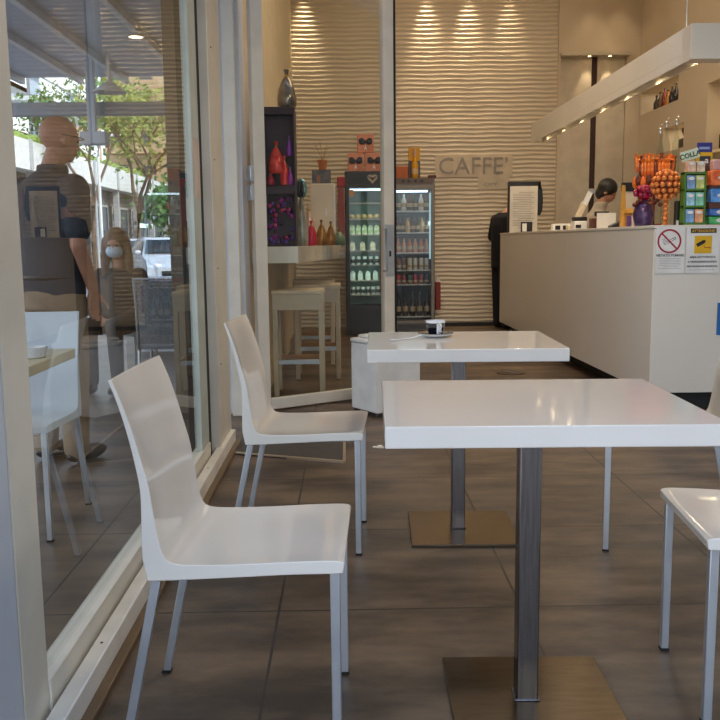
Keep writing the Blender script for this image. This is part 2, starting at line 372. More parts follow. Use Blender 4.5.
# ================= CHAIRS =================
def profile():
    """(inner x, inner z, outer x, outer z) from seat front to top of back"""
    return [(.21, .450, .207, .430), (.19, .457, .19, .428), (.10, .455, .10, .426), (0, .450, 0, .421), (-.10, .448, -.10, .416), (-.155, .451, -.165, .413),
         (-.176, .466, -.214, .412), (-.186, .50, -.223, .46), (-.195, .56, -.222, .545), (-.203, .62, -.222, .612), (-.218, .68, -.232, .675),
         (-.234, .74, -.245, .736), (-.253, .80, -.262, .797), (-.273, .85, -.280, .848)]
def chair_shell(name, parent, m, wt=.20, wseat=.205):
    P = profile(); NY = 12; bm = bmesh.new(); top = []; bot = []; pts = []
    for i in range(len(P)-1):
        p0 = P[max(i-1, 0)]; p1 = P[i]; p2 = P[i+1]; p3 = P[min(i+2, len(P)-1)]
        for k in range(3):
            t = k/3
            q = [.5*((2*p1[a])+(-p0[a]+p2[a])*t+(2*p0[a]-5*p1[a]+4*p2[a]-p3[a])*t*t+(-p0[a]+3*p1[a]-3*p2[a]+p3[a])*t**3) for a in range(4)]
            if i in (5, 6): q[2] = p1[2]+(p2[2]-p1[2])*t; q[3] = p1[3]+(p2[3]-p1[3])*t
            pts.append(q)
    pts.append(list(P[-1])); n = len(pts)
    for i, (x, z, ox, oz) in enumerate(pts):
        s = min(1, max(0, (z-.45)/.4)); w = wseat-(wseat-wt)*s
        dx, dz = ox-x, oz-z; L = math.hypot(dx, dz); r1, r2 = [], []
        for j in range(NY+1):
            u = -1+2*j/NY; dish = .0058*(1-abs(u)**4)*min(1, i/5)
            r1.append(bm.verts.new((x+dx/L*dish, u*w, z+dz/L*dish)))
            cv = .004*(1-u*u) if z > .5 else 0
            r2.append(bm.verts.new((ox-cv, u*w, oz)))
        top.append(r1); bot.append(r2)
    for R, fl in ((top, 0), (bot, 1)):
        for A, B in zip(R, R[1:]):
            for j in range(NY):
                q = (A[j], A[j+1], B[j+1], B[j]); bm.faces.new(q if not fl else q[::-1])
    for e in (0, NY):
        for i in range(n-1): bm.faces.new((top[i][e], top[i+1][e], bot[i+1][e], bot[i][e]))
    for e in (0, n-1):
        for j in range(NY): bm.faces.new((top[e][j], top[e][j+1], bot[e][j+1], bot[e][j]))
    bmesh.ops.recalc_face_normals(bm, faces=bm.faces)
    me = bpy.data.meshes.new(name); bm.to_mesh(me); bm.free(); me.materials.append(m); me.shade_smooth(); me.set_sharp_from_angle(angle=.8)
    o = bpy.data.objects.new(name, me); COL.objects.link(o); o.parent = parent
    b = o.modifiers.new('bevel', 'BEVEL'); b.width = .0025; b.segments = 2; b.limit_method = 'ANGLE'; b.angle_limit = .9
    return o
def make_chair(label, loc, rz, group=None, shellmat=None):
    t = thing('cafe_chair', label, 'chair', loc, rz, group)
    chair_shell('shell', t, shellmat or PLASTIC)
    MB().box(-.185, .185, -.165, .165, .414, .430).build('under_frame', ALU, t, bevel=.003)
    for s in (-1, 1):
        MB().box(.178, .199, s*.186-.0105, s*.186+.0105, 0.006, .432).build('leg', ALU, t, bevel=.002)
        MB().box(.177, .200, s*.186-.0115, s*.186+.0115, 0, .008).build('foot_cap', RUBBER, t)
        m = MB(); p0 = Vector((-.190, s*.188, .445)); p1 = Vector((-.285, s*.192, .006)); h = .0105
        vs = []
        for p in (p1, p0):
            vs.append([m.bm.verts.new(p+Vector((a*h, b*h, 0))) for a, b in ((-1, -1), (1, -1), (1, 1), (-1, 1))])
        m.bm.faces.new(vs[0][::-1]); m.bm.faces.new(vs[1])
        for k in range(4): m.bm.faces.new((vs[0][k], vs[0][(k+1) % 4], vs[1][(k+1) % 4], vs[1][k]))
        m.build('leg', ALU, t, bevel=.002)
        MB().box(-.297, -.274, s*.192-.0115, s*.192+.0115, 0, .008).build('foot_cap', RUBBER, t)
    return t
C1 = make_chair('glossy white plastic chair nearest the camera on the left, beside the big window', (-.213, 1.985, 0), math.radians(-2.4))
copy_tree(C1, loc=(-.142, 3.235, 0), rz=math.radians(-4), label='glossy white plastic chair left of the rear table that carries the cup')
copy_tree(C1, loc=(1.037, 2.06, 0), rz=math.radians(180-5.5), label='white chair at the right edge, facing the near table, seat front visible')
copy_tree(C1, loc=(1.17, 3.16, 0), rz=math.radians(180-17), label='white chair mostly hidden behind the near tabletop, one front leg visible')

# ================= TABLES =================
def make_table(label, loc, rz):
    t = thing('cafe_table', label, 'table', loc, rz)
    MB().box(-.357, .357, -.30, .30, .703, .75).build('tabletop', LAM, t, bevel=.0025, seg=3)
    MB().box(-.035, .017, -.056, -.004, .012, .703).build('pole', STEEL, t, bevel=.003)
    MB().box(-.198, .210, -.238, .170, .0, .011).build('base_plate', BASEST, t, bevel=.002)
    MB().box(-.15, .15, -.15, .15, .693, .703).build('mounting_plate', DKGREY, t)
    MB().box(-.040, .022, -.061, .001, .011, .015).build('collar', STEEL, t, bevel=.002)
    return t
T1 = make_table('empty white square cafe table nearest the camera, on a steel pole', (.441, 2.045, 0), math.radians(-1.6))
copy_tree(T1, loc=(.437, 3.33, 0), rz=math.radians(-2), label='rear white cafe table carrying the espresso cup')

# cup, saucer, spoon
CUPX, CUPY = .352, 3.43
t = thing('saucer', 'white saucer with dark rim under the espresso cup', 'saucer', (CUPX, CUPY, .7505))
MB().lathe([(.035, 0), (.045, .003), (.072, .014), (.074, .016), (.070, .0165), (.04, .007), (.01, .006)], n=40).build('dish', mat('white_porcelain', (240, 240, 242), .12, coat=.5), t, smooth=True)
MB().lathe([(.069, .0165), (.0715, .018), (.066, .0172), (.050, .0118), (.048, .0105), (.05, .0098)], n=40).build('dark_band', mat('black_glaze', (26, 26, 34), .15, coat=.5), t, smooth=True)
t = thing('espresso_cup', 'black and white espresso cup on the saucer of the rear table', 'cup', (CUPX, CUPY, .7605))
MB().lathe([(.022, 0), (.027, .004), (.036, .03), (.0378, .046), (.0355, .046), (.034, .03), (.02, .008)], n=32).build('body', MATS['black_glaze'], t, smooth=True)
MB().lathe([(.0372, .046), (.039, .0475), (.040, .055), (.0378, .0555), (.036, .046)], n=32).build('rim', MATS['white_porcelain'], t, smooth=True)
MB().tube([(.012, -.034, .044), (.015, -.060, .040), (.014, -.058, .018), (.010, -.030, .010)], .006, 8).build('handle', MATS['white_porcelain'], t, smooth=True)
mb = MB()
for k in range(-3, 3):
    a = -PI/2+.32+k*.055
    pass
mb.prism([(.0, 0), (.017, 0), (.017, .040), (.0, .040)], -.0395, -.0355, m=Matrix.Rotation(PI/2, 4, 'X') @ Matrix.Identity(4) @ Matrix.Scale(-1, 4, (0, 0, 1))) if False else None
MB().box(.001, .017, -.0385, -.030, .006, .044).build('white_stripe', MATS['white_porcelain'], t)
t = thing('teaspoon', 'white teaspoon leaning out of the saucer towards the table edge', 'spoon', (.24, 3.33, .7515))
MB().tube([(-.055, -.03, .002), (0, 0, .004), (.05, .05, .012)], .003, 8).ball(-.062, -.036, .004, .012, (1.4, .8, .3), m=None).build('spoon', mat('pale_spoon', (230, 232, 236), .2, .2), t, smooth=True)

# ================= BAR COUNTER AND CANOPY =================
def ctag(o, label, cat, group=None): return tag(o, label, cat, group)
t = thing('bar_counter', 'long white bar counter running back along the right side', 'counter', (0, 0, 0))
MB().prism([(1.98, 5.6), (2.85, 5.6), (2.85, 6.2), (2.62, 6.2), (2.56, 10.75), (1.90, 10.75)], .12, 1.19).build('body', COUNTER, t, bevel=.003)
MB().prism([(1.975, 5.595), (2.855, 5.595), (2.855, 6.2), (2.62, 6.2), (2.56, 10.755), (1.895, 10.755)], 1.192, 1.212).build('worktop', COUNTER, t, bevel=.002)
MB().prism([(2.12, 5.72), (2.75, 5.72), (2.75, 6.1), (2.55, 6.1), (2.5, 10.65), (2.03, 10.65)], 0, .12).build('plinth', DARK, t)
MB().box(1.935, 1.945, 8.55, 8.56, .9, .9001).build('scuff', DKGREY, t)
def sheet(label, x0, x1, z0, z1, y=5.594):
    t = thing('notice_sheet', label, 'notice', ((x0+x1)/2, y, (z0+z1)/2))
    MB().box(-(x1-x0)/2, (x1-x0)/2, -.0012, 0, -(z1-z0)/2, (z1-z0)/2).build('sheet', WHITE, t)
    return t
INK = mat('grey_ink', (58, 58, 62), .7); SIGNRED = mat('sign_crimson', (170, 24, 50), .5); YEL = mat('sign_yellow', (236, 186, 20), .5)
t = sheet('no smoking notice with red crossed circle on the counter end', 1.992, 2.178, .905, 1.199)
cx, cz = -.008, .058
mb = MB(); N = 48; R1, R2 = .077, .066
ring = [[mb.bm.verts.new((cx+r*math.cos(2*PI*k/N), y, cz+r*math.sin(2*PI*k/N))) for k in range(N)] for r, y in ((R1, -.0013), (R1, -.0035), (R2, -.0035), (R2, -.0013))]
for a in range(4):
    A, B = ring[a], ring[(a+1) % 4]
    for k in range(N): mb.bm.faces.new((A[k], A[(k+1) % N], B[(k+1) % N], B[k]))
mb.box(cx-.070, cx+.070, -.0036, -.0020, cz-.005, cz+.005, m=Matrix.Translation((cx, 0, cz)) @ Matrix.Rotation(PI/4, 4, 'Y') @ Matrix.Translation((-cx, 0, -cz)))
mb.build('prohibition_ring', SIGNRED, t)
Rc = Matrix.Translation((cx, 0, cz)) @ Matrix.Rotation(-math.radians(28), 4, 'Y') @ Matrix.Translation((-cx, 0, -cz))
mb = MB().box(cx-.02, cx+.046, -.0019, -.0013, cz-.008, cz-.005, m=Rc).box(cx-.02, cx+.046, -.0019, -.0013, cz+.004, cz+.007, m=Rc).box(cx+.043, cx+.046, -.0019, -.0013, cz-.006, cz+.006, m=Rc).box(cx+.030, cx+.033, -.0019, -.0013, cz-.006, cz+.006, m=Rc)
mb.tube([(cx-.02, -.0016, cz-.022), (cx-.032, -.0016, cz-.012), (cx-.022, -.0016, cz), (cx-.036, -.0016, cz+.012), (cx-.024, -.0016, cz+.022)], .0014, 5)
mb.tube([(cx-.028, -.0016, cz-.024), (cx-.042, -.0016, cz-.008), (cx-.034, -.0016, cz+.002), (cx-.046, -.0016, cz+.014)], .0012, 5)
mb.build('cigarette', INK, t)
text('lettering', 'VIETATO FUMARE', .0225, INK, t, (0, -.0016, -.040), bold=.0004)
mb = MB()
for i, wd in enumerate((.145, .125, .135, .13, .14, .09, .15)): mb.box(-wd/2, wd/2, -.0016, -.0013, -.054-i*.0105, -.0525-i*.0105)
mb.build('small_print', mat('pale_ink', (122, 122, 130), .7), t)
t = sheet('video surveillance notice with yellow camera square on the counter end', 2.188, 2.404, .905, 1.199)
MB().box(-.083, .083, -.0030, -.0013, .108, .137).build('heading_panel', mat('dark_brown_panel', (52, 34, 26), .5), t)
text('lettering', 'ATTENZIONE!', .0235, mat('ochre_ink', (222, 176, 70), .6), t, (0, -.0040, .114), bold=.0004)
MB().box(-.056, .056, -.003, -.0013, -.022, .09).build('yellow_square', YEL, t)
Rc = Matrix.Translation((-.014, 0, .042)) @ Matrix.Rotation(-math.radians(28), 4, 'Y')
mb = MB().box(-.030, .024, -.0045, -.0030, -.010, .012, m=Rc).box(.024, .032, -.0045, -.003, -.004, .008, m=Rc)
mb.build('camera_symbol', BLACK, t)
MB().tube([(.004, -.0035, .026), (.012, -.0035, .014), (.044, -.0035, .014)], .0022, 6).box(.042, .046, -.0045, -.003, .006, .02).build('camera_bracket', SIGNRED, t)
for i, (s_, sz) in enumerate((('AREA SOTTOPOSTA', .0185), ('A VIDEOSORVEGLIANZA', .0170), ('PER RAGIONI DI SICUREZZA', .0155))):
    text('lettering', s_, sz, INK, t, (0, -.0016, -.052-i*.029), bold=.0004)
MB().box(-.085, .085, -.0016, -.0013, -.128, -.1265).build('small_print', MATS['pale_ink'], t)
tag(MB().box(2.408, 2.56, 5.590, 5.5945, .50, .71).build('blue_notice', mat('poster_blue', (40, 110, 180), .5)), 'blue poster low on the counter end, cut by the frame edge', 'notice')

t = thing('bar_canopy', 'white hanging light canopy frame above the bar counter', 'canopy', (0, 0, 0))
CAN = mat('white_canopy_paint', (232, 226, 214), .4, noise=(1, (226, 220, 208), 2))
MB().box(2.2, 2.345, 5.69, 10.47, 2.31, 2.47).box(2.2, 2.212, 5.69, 10.47, 2.252, 2.31).box(2.333, 2.345, 5.69, 10.47, 2.265, 2.31).build('long_fascia', CAN, t, bevel=.002)
MB().box(2.2, 3.75, 5.68, 5.83, 2.255, 2.472).build('end_fascia', CAN, t, bevel=.002)
for (x, y) in ((2.27, 5.95), (3.6, 5.78)): MB().cyl(x, y, 2.46, 4.6, .004, n=8).build('suspension_cable', ALU, t)
nm = ['nearest', 'second nearest', 'third nearest', 'fourth nearest', 'fifth nearest', 'second farthest', 'farthest']
for i, y in enumerate((5.92, 6.62, 7.34, 8.02, 8.74, 9.44, 10.15)):
    downlight(2.274, y, 2.308, 9, '%s round spot in the underside of the bar canopy' % nm[i], 'canopy spots', 2.9, r=.034, blend=1)

# ================= ITEMS ON THE COUNTER =================
ZC = 1.2125
t = thing('menu_board', 'black framed menu sheet standing at the far end of the counter', 'menu board', (2.115, 10.42, ZC))
MB().box(-.165, .165, -.006, .0, .0, .545).build('sheet', mat('menu_paper', (212, 206, 196), .6), t)
MB().box(-.185, .205, 0, .05, .50, .60).box(-.19, -.165, -.01, .03, .0, .56).build('top_bar', BLACK, t, bevel=.008)
MB().prism([(.165, .20), (.20, .20), (.225, .26), (.232, .38), (.222, .50), (.19, .60), (.165, .60)], -.03, 0, m=Matrix.Rotation(PI/2, 4, 'X')).build('side_wing', BLACK, t, bevel=.006)
mb = MB()
for i in range(21):
    z = .47-i*.0205
    mb.box(-.13 if i % 5 else -.06, .12-(.03 if i % 3 else 0), -.0072, -.006, z, z+.0035)
mb.build('printed_lines', INK, t)
t = thing('photo_frame', 'small black framed card leaning on the menu sheet', 'frame', (2.13, 10.30, ZC))
MB().box(-.068, .068, 0, .015, 0, .125).build('frame', BLACK, t, bevel=.002); MB().box(-.052, .0, -.002, .0, .012, .105).build('card', WHITE, t)
t = thing('socket_box', 'low white box with two black openings on the counter', 'box', (2.36, 9.6, ZC))
MB().box(-.10, .10, -.05, .05, 0, .085).build('body', WHITE, t, bevel=.006)
for x in (-.045, .04): MB().box(x-.028, x+.028, -.053, -.05, .02, .065).build('opening', BLACK, t, bevel=.001)
t = thing('payment_terminal', 'pale tilted display on a slim arm beside the till', 'display', (2.23, 8.62, ZC))
MB().box(-.05, .05, -.05, .05, 0, .05).build('base', mat('ivory_plastic', (220, 206, 176), .4), t, bevel=.005)
Rt = Matrix.Rotation(math.radians(24), 4, 'Y')
MB().box(-.028, .028, -.02, .02, .02, .30, m=Rt).build('arm', MATS['ivory_plastic'], t, bevel=.008)
MB().box(-.022, .03, -.026, -.012, .27, .41, m=Rt).build('screen', WHITE, t, bevel=.006)
t = thing('receipt_printer', 'white and black receipt printer on the counter', 'printer', (2.215, 8.3, ZC))
MB().box(-.06, .06, -.07, .07, 0, .085).build('body', WHITE, t, bevel=.01)
MB().box(-.058, .062, -.06, .06, .085, .125).build('lid', BLACK, t, bevel=.01)
MB().box(-.05, .0, -.073, -.07, .02, .05).build('slot', BLACK, t)
tag(MB().box(-.055, .055, -.05, .05, 0, .105).build('brown_box', mat('dark_brown_card', (92, 54, 42), .6), loc=(2.325, 8.12, ZC), bevel=.003), 'dark brown box beside the receipt printer', 'box')
t = thing('paper_stand', 'cream paper sheets propped on the counter before the barista', 'paper', (2.37, 7.95, ZC))
MB().box(-.085, .085, 0, .012, 0, .15).build('sheet', PAPER, t); MB().box(-.10, .03, .02, .05, .12, .165).build('dark_roll', BLACK, t, bevel=.005)
tag(MB().prism([(-.08, 0), (.08, 0), (.08, .085), (.02, .075), (-.08, .03)], -.05, .05, m=Matrix.Rotation(PI/2, 4, 'X')).build('card_reader', mat('dark_slate', (44, 46, 52), .4), loc=(2.41, 7.72, ZC), bevel=.004), 'dark wedge shaped card reader on the counter', 'card reader')
t = thing('snack_box', 'open yellow display box holding striped packets on the counter', 'display box', (2.36, 7.15, ZC))
MB().box(-.085, .095, .0, .08, .0, .16).build('back', mat('ochre_card', (214, 160, 70), .6), t); MB().box(-.085, .095, -.06, .0, .12, .155).build('shelf', MATS['ochre_card'], t, bevel=.003)
for i, c in enumerate(((96, 60, 130), (220, 200, 190), (206, 60, 60), (228, 120, 50), (210, 170, 60))):
    tag(MB().box(-.012, .012, -.04, .0, 0, .10).build('snack_packet', mat('packet_%s' % ['purple', 'cream', 'red', 'orange', 'mustard'][i], c, .35), loc=(2.295+i*.031, 7.11, ZC), bevel=.004),
        '%s packet standing in the yellow display box' % ['purple', 'cream', 'red', 'orange', 'mustard'][i], 'packet', 'packets in the yellow display box')
tag(MB().prism([(-.028, 0), (.03, 0), (.012, .36), (-.016, .36)], -.006, .006, m=Matrix.Rotation(PI/2, 4, 'X')).build('bread_paper', mat('kraft_yellow', (200, 152, 70), .7), loc=(2.34, 7.38, ZC), bevel=.002), 'tall yellow brown sheet standing beside the candy display', 'paper')
t = thing('till_screen', 'black topped till with a pale panel behind the counter', 'till', (2.75, 8.5, 0))
MB().box(-.15, .15, -.1, .2, 0, 1.1).build('cabinet', COUNTER, t, bevel=.005)
MB().box(-.06, .07, -.02, .02, 1.1, 1.58).build('panel', mat('pale_till', (214, 200, 184), .5), t, bevel=.004)
MB().box(-.075, .075, -.03, .03, 1.58, 1.665).build('screen', BLACK, t, bevel=.004)

# orange lollipops in a bunch
ORANGE = mat('orange_wrapper', (226, 96, 24), .3, noise=(40, (240, 150, 60), 3)); REDW = mat('crimson_wrapper', (186, 24, 60), .25, noise=(30, (110, 10, 60), 3))
PURP = mat('purple_foil', (92, 66, 104), .28, .2, noise=(30, (60, 40, 80), 3)); CHOC = mat('dark_wrapper', (70, 34, 28), .3, noise=(40, (150, 60, 30), 3))
t = thing('lollipop_stand', 'dark round stand carrying orange wrapped sweets in a fan', 'display stand', (2.235, 6.36, ZC))
MB().cyl(0, 0, 0, .02, .06).cyl(0, 0, .02, .34, .012, n=12).lathe([(.02, .30), (.10, .36), (.11, .38), (.02, .37)]).build('stand', CHOC, t, bevel=.002)
for i in range(26):
    row = i // 13; k = i % 13; a = -1.25+2.5*k/12
    x = 2.235+(.10+.02*row)*math.sin(a)*1.15; y = 6.36-(.10-.05*row)*math.cos(a); zb = ZC+.37+.035*row
    q = MB(); ln = .115+.02*random.random()
    m = Matrix.Rotation(.08*math.sin(a), 4, 'Y')
    q.lathe([(.003, 0), (.013, .02), (.014, ln-.03), (.007, ln-.02), (.016, ln)], n=8, m=m)
    tag(q.build('wrapped_sweet', ORANGE if (i*7) % 5 else CHOC, loc=(x, y, zb-.02), smooth=True), '%s wrapped sweet standing in the %s row of the bunch' % ('orange' if (i*7) % 5 else 'dark brown', ('front', 'back')[row]), 'sweet', 'orange wrapped sweets on the candy stand')
for i in range(9):
    a = -1.4+2.8*i/8
    tag(MB().lathe([(.004, -.045), (.018, -.03), (.024, 0), (.016, .026), (.005, .04)], n=10).build('hanging_sweet', CHOC if i % 2 else ORANGE, loc=(2.20+.115*math.sin(a), 6.34-.09*math.cos(a), ZC+.315+.012*(i % 2)), smooth=True),
        '%s wrapped sweet hanging below the bunch on the candy stand' % ('dark brown' if i % 2 else 'orange'), 'sweet', 'wrapped sweets hanging below the bunch')
t = thing('candy_bouquet', 'crimson sweets wrapped in purple film on the counter', 'candy', (2.09, 6.14, ZC))
MB().lathe([(.045, 0), (.06, .01), (.075, .08), (.06, .14), (.03, .165), (.05, .18)], n=14).build('film', PURP, t, smooth=True)
mb = MB()
for i in range(26):
    a = random.random()*2*PI; b = random.random()*PI*.6; r = .05
    mb.ball(r*math.sin(b)*math.cos(a)*1.2, r*math.sin(b)*math.sin(a), .225+r*math.cos(b), .017, n=6)
mb.ball(0, 0, .22, .045)
mb.build('crimson_sweets', REDW, t, smooth=True)
mb = MB()
for i in range(10): mb.ball(-.07+.02*i, -.02, .15+.015*(i % 3), .017, n=6)
mb.build('dark_sweets', CHOC, t, smooth=True)
# orange ball topiary
t = thing('chocolate_ball_tree', 'ball shaped tree of copper orange wrapped chocolates on a thin stem', 'candy tree', (2.185, 5.98, ZC))
OB = mat('copper_orange_foil', (216, 112, 44), .25, .35, noise=(30, (236, 150, 80), 2))
MB().ball(0, 0, .275, .078, n=16).build('core', CHOC, t, smooth=True)
first = None; cnt = 0
for j in range(7):
    ph = PI*(j+.5)/7; nn = max(3, int(round(13*math.sin(ph))))
    for k in range(nn):
        a = 2*PI*(k+.5*(j % 2))/nn
        x, y, z = .09*math.sin(ph)*math.cos(a), .09*math.sin(ph)*math.sin(a), .275+.09*math.cos(ph)
        if first is None:
            first = MB().ball(0, 0, 0, .0185, n=10).build('chocolate_ball', OB, t, smooth=True); o = first
        else: o = first.copy(); COL.objects.link(o)
        o.location = (x, y, z); cnt += 1
for k in range(6):
    o = first.copy(); COL.objects.link(o); o.location = (0, -.004, .018+.033*k)
MB().cyl(0, 0, 0, .19, .008).build('stem', CHOC, t)
t = thing('mint_dispenser', 'slim dark box with a white foot strip beside the candy tree', 'box', (2.262, 5.93, ZC))
MB().box(-.027, .027, -.02, .03, 0, .165).build('body', mat('dark_olive_box', (46, 42, 30), .4), t, bevel=.003)
MB().box(-.026, .026, -.023, -.02, .004, .035).build('label_strip', WHITE, t)
# glass jars with silver stoppers
for i, (x, dy, h, lb) in enumerate(((2.355, 6.60, .78, 'left'), (2.415, 6.64, .83, 'middle'), (2.475, 6.60, .84, 'right'))):
    t = thing('glass_carafe', '%s of three slim glass bottles with silver ball pourers behind the candy' % lb, 'bottle', (x, dy, ZC), group='tall glass bottles')
    MB().lathe([(.024, 0), (.027, .01), (.027, h-.22), (.010, h-.14), (.009, h-.08)], n=16).build('bottle', CLEAR, t, smooth=True)
    MB().ball(0, 0, h-.06, .015).cyl(0, 0, h-.09, h-.06, .010, n=10).ball(.012, 0, h-.03, .009).build('pourer', mat('polished_silver', (210, 205, 200), .12, 1), t, smooth=True)
# gum rack
GREEN = mat('green_wire', (86, 134, 50), .4)
t = thing('gum_rack', 'bright green rack with three shelves of chewing gum packs', 'rack', (2.322, 5.85, ZC))
MB().box(-.072, -.062, -.03, .05, 0, .35).box(.062, .072, -.03, .05, 0, .35).box(-.072, .072, .04, .05, 0, .35).build('frame', GREEN, t)
for z in (.004, .118, .228, .335): MB().box(-.072, .072, -.035, .045, z, z+.012).build('shelf', GREEN, t)
PC = [((110, 150, 196), (212, 150, 110)), ((140, 182, 204), (120, 182, 160)), ((116, 146, 190), (184, 192, 116)), ((220, 174, 152), (214, 186, 160))]
PN = [('blue', 'orange'), ('pale blue', 'mint green'), ('deep blue', 'yellow green'), ('salmon', 'peach')]
RN = ['bottom', 'middle', 'top', 'uppermost header']
for r in range(4):
    for c in range(2):
        t = thing('gum_pack', '%s gum pack in the %s row of the green rack' % (PN[r][c], RN[r]), 'gum', (2.322-.030+.061*c, 5.845, ZC+.017+.1105*r), group='chewing gum packs')
        MB().box(-.027, .027, -.03, .03, 0, .088 if r < 3 else .07).build('pack', mat('gum_'+PN[r][c].replace(' ', '_'), PC[r][c], .3, noise=(25, tuple(min(255, int(v*1.25)) for v in PC[r][c]), 2)), t, bevel=.003)
        MB().ball(0, -.031, .068 if r < 3 else .055, .02, (1, .08, .55), n=8).build('badge', WHITE, t, smooth=True)
t = thing('lettered_card', 'tilted white card with green letters above the gum rack', 'sign', (2.277, 5.82, 1.672))
t.rotation_euler = (0, -.28, 0)
MB().box(-.062, .062, 0, .003, -.032, .032).build('card', mat('pale_green_card', (226, 236, 214), .5), t)
text('lettering', 'COLLA', .044, mat('dark_green_ink', (60, 92, 50), .6), t, (0, -.0015, -.016), bold=.0012)
MB().cyl(.03, .01, -.13, -.03, .004, n=8).build('stick', GREEN, t)
t = thing('yellow_sign', 'yellow sign with blue cap and letter a above the rack', 'sign', (2.424, 5.95, 1.68))
MB().box(-.058, .058, 0, .004, -.075, .028).build('board', YEL, t, bevel=.003)
MB().box(-.050, .054, -.001, .005, .020, .085).build('blue_cap', mat('cobalt_blue', (50, 50, 140), .4), t, bevel=.012)
MB().box(-.03, .044, -.0025, 0, -.062, -.005).build('dark_panel', mat('dark_slate2', (60, 64, 74), .5), t)
MB().box(-.036, .036, -.003, 0, .040, .056).build('cap_stripe', mat('pale_blue_ink', (150, 170, 220), .5), t)
text('lettering', 'a', .06, WHITE, t, (.018, -.004, -.052), bold=.001)
MB().cyl(-.02, .01, -.465, -.07, .005, n=8).build('stick', DKGREY, t)
# packs to the right
for (x, z, h, wd, c, n, lb) in ((2.49, .26, .10, .13, (226, 96, 40), 'orange', 'orange and red snack pack on the upper ledge right of the gum rack'),
                         (2.49, .15, .09, .12, (70, 130, 206), 'bright_blue', 'bright blue pack on the middle ledge right of the gum rack'),
                         (2.49, .006, .05, .13, (50, 150, 80), 'leaf_green', 'leaf green pack on the lowest ledge right of the gum rack'),
                         (2.49, .063, .045, .13, (40, 90, 170), 'dark_blue', 'dark blue pack lying above the leaf green pack')):
    t = thing('snack_pack', lb, 'snack', (x, 5.86, ZC+z))
    MB().box(-wd/2, wd/2, -.04, .04, 0, h).build('pack', mat('pack_'+n, c, .3, noise=(14, tuple(min(255, v+60) for v in c), 3)), t, bevel=.006)
    MB().ball(.01, -.041, h*.5, .026, (1.2, .08, .5), n=8).build('badge', mat('badge_pale', (226, 226, 230), .4), t, smooth=True)
t = thing('snack_shelf', 'dark stepped shelf carrying snack packs at the right frame edge', 'shelf', (2.49, 5.87, ZC))
MB().box(-.07, .07, -.05, .06, 0, .005).box(-.07, .07, -.045, .06, .110, .149).box(-.07, .07, -.045, .06, .243, .259).box(-.07, .07, .045, .06, 0, .40).build('shelf', mat('brown_shelf', (84, 50, 40), .5), t)
tag(MB().box(-.05, .05, -.03, .03, 0, .07).build('pink_packet', mat('dusty_pink', (214, 170, 164), .4), loc=(2.50, 5.89, ZC+.362), bevel=.008), 'pale pink packet on top of the orange snack pack', 'packet')

# ---- back bar niches
NB = mat('niche_light_paint', (232, 214, 170), .5)
cols = [(40, 30, 30), (80, 70, 40), (120, 30, 40), (190, 130, 40), (40, 30, 40), (30, 24, 28)]
def bottle(label, loc, h, r, m, group, capm=None, sub=True):
    t = thing('bottle', label, 'bottle', loc, group=group)
    MB().lathe([(r*.9, 0), (r, .01), (r, h*.58), (r*.35, h*.76), (r*.33, h*.94)], n=14).build('body', m, t, smooth=True)
    MB().cyl(0, 0, h*.93, h, r*.38, n=12).build('cap', capm or BLACK, t)
    return t
for i, y in enumerate((11.25, 11.12, 10.98, 10.85, 10.72, 10.6, 10.36, 10.22)):
    c = cols[i % 6]
    bottle('%s liquor bottle standing in the high wall niche above the bar' % ('very dark', 'olive', 'crimson', 'golden brown', 'plum', 'black')[i % 6], (3.95, y, 2.695), .22+.02*(i % 3), .038, mat('bottle_glass_%d' % (i % 6), c, .15), 'liquor bottles in the high wall niche')
t = thing('coffee_grinder', 'black machine in the small mirror niche of the bar wall', 'machine', (3.95, 10.2, 2.145))
MB().box(-.08, .08, -.10, .06, 0, .12).build('body', BLACK, t, bevel=.01); MB().lathe([(.03, .12), (.06, .20), (.06, .24)]).build('hopper', DKGREY, t, smooth=True)
area('niche_strip', (4.0, 10.75, 2.965), (.1, 1.1), 2.0, (1, .85, .6))
area('mirror_niche_strip', (4.0, 10.2, 2.415), (.1, .5), 1.2, (1, .85, .6))
area('niche_lamp', (4.0, 7.9, 2.70), (.2, 1.8), 7, (1, .82, .5))
t = thing('bar_shelf', 'pale shelf inside the large lit niche behind the bar', 'shelf', (0, 0, 0))
MB().box(3.82, 4.14, 6.22, 9.28, 2.00, 2.03).build('board', NB, t)
for i, y in enumerate((9.15, 9.0, 8.85, 8.7, 8.52, 8.38, 8.2)):
    bottle('%s spirit bottle on the shelf of the large lit niche' % ('very dark', 'crimson', 'plum')[i % 3], (3.92, y, 2.031), .26+.05*(i % 3), .042, MATS['bottle_glass_%d' % ((i*2) % 6)], 'bottles in the large lit niche')
for i, y in enumerate((9.1, 8.9, 8.6, 8.4, 8.15)):
    bottle('spirit bottle on the floor of the large lit niche', (3.95, y, 1.351), .30, .042, MATS['bottle_glass_%d' % ((i*3+1) % 6)], 'bottles low in the large niche')

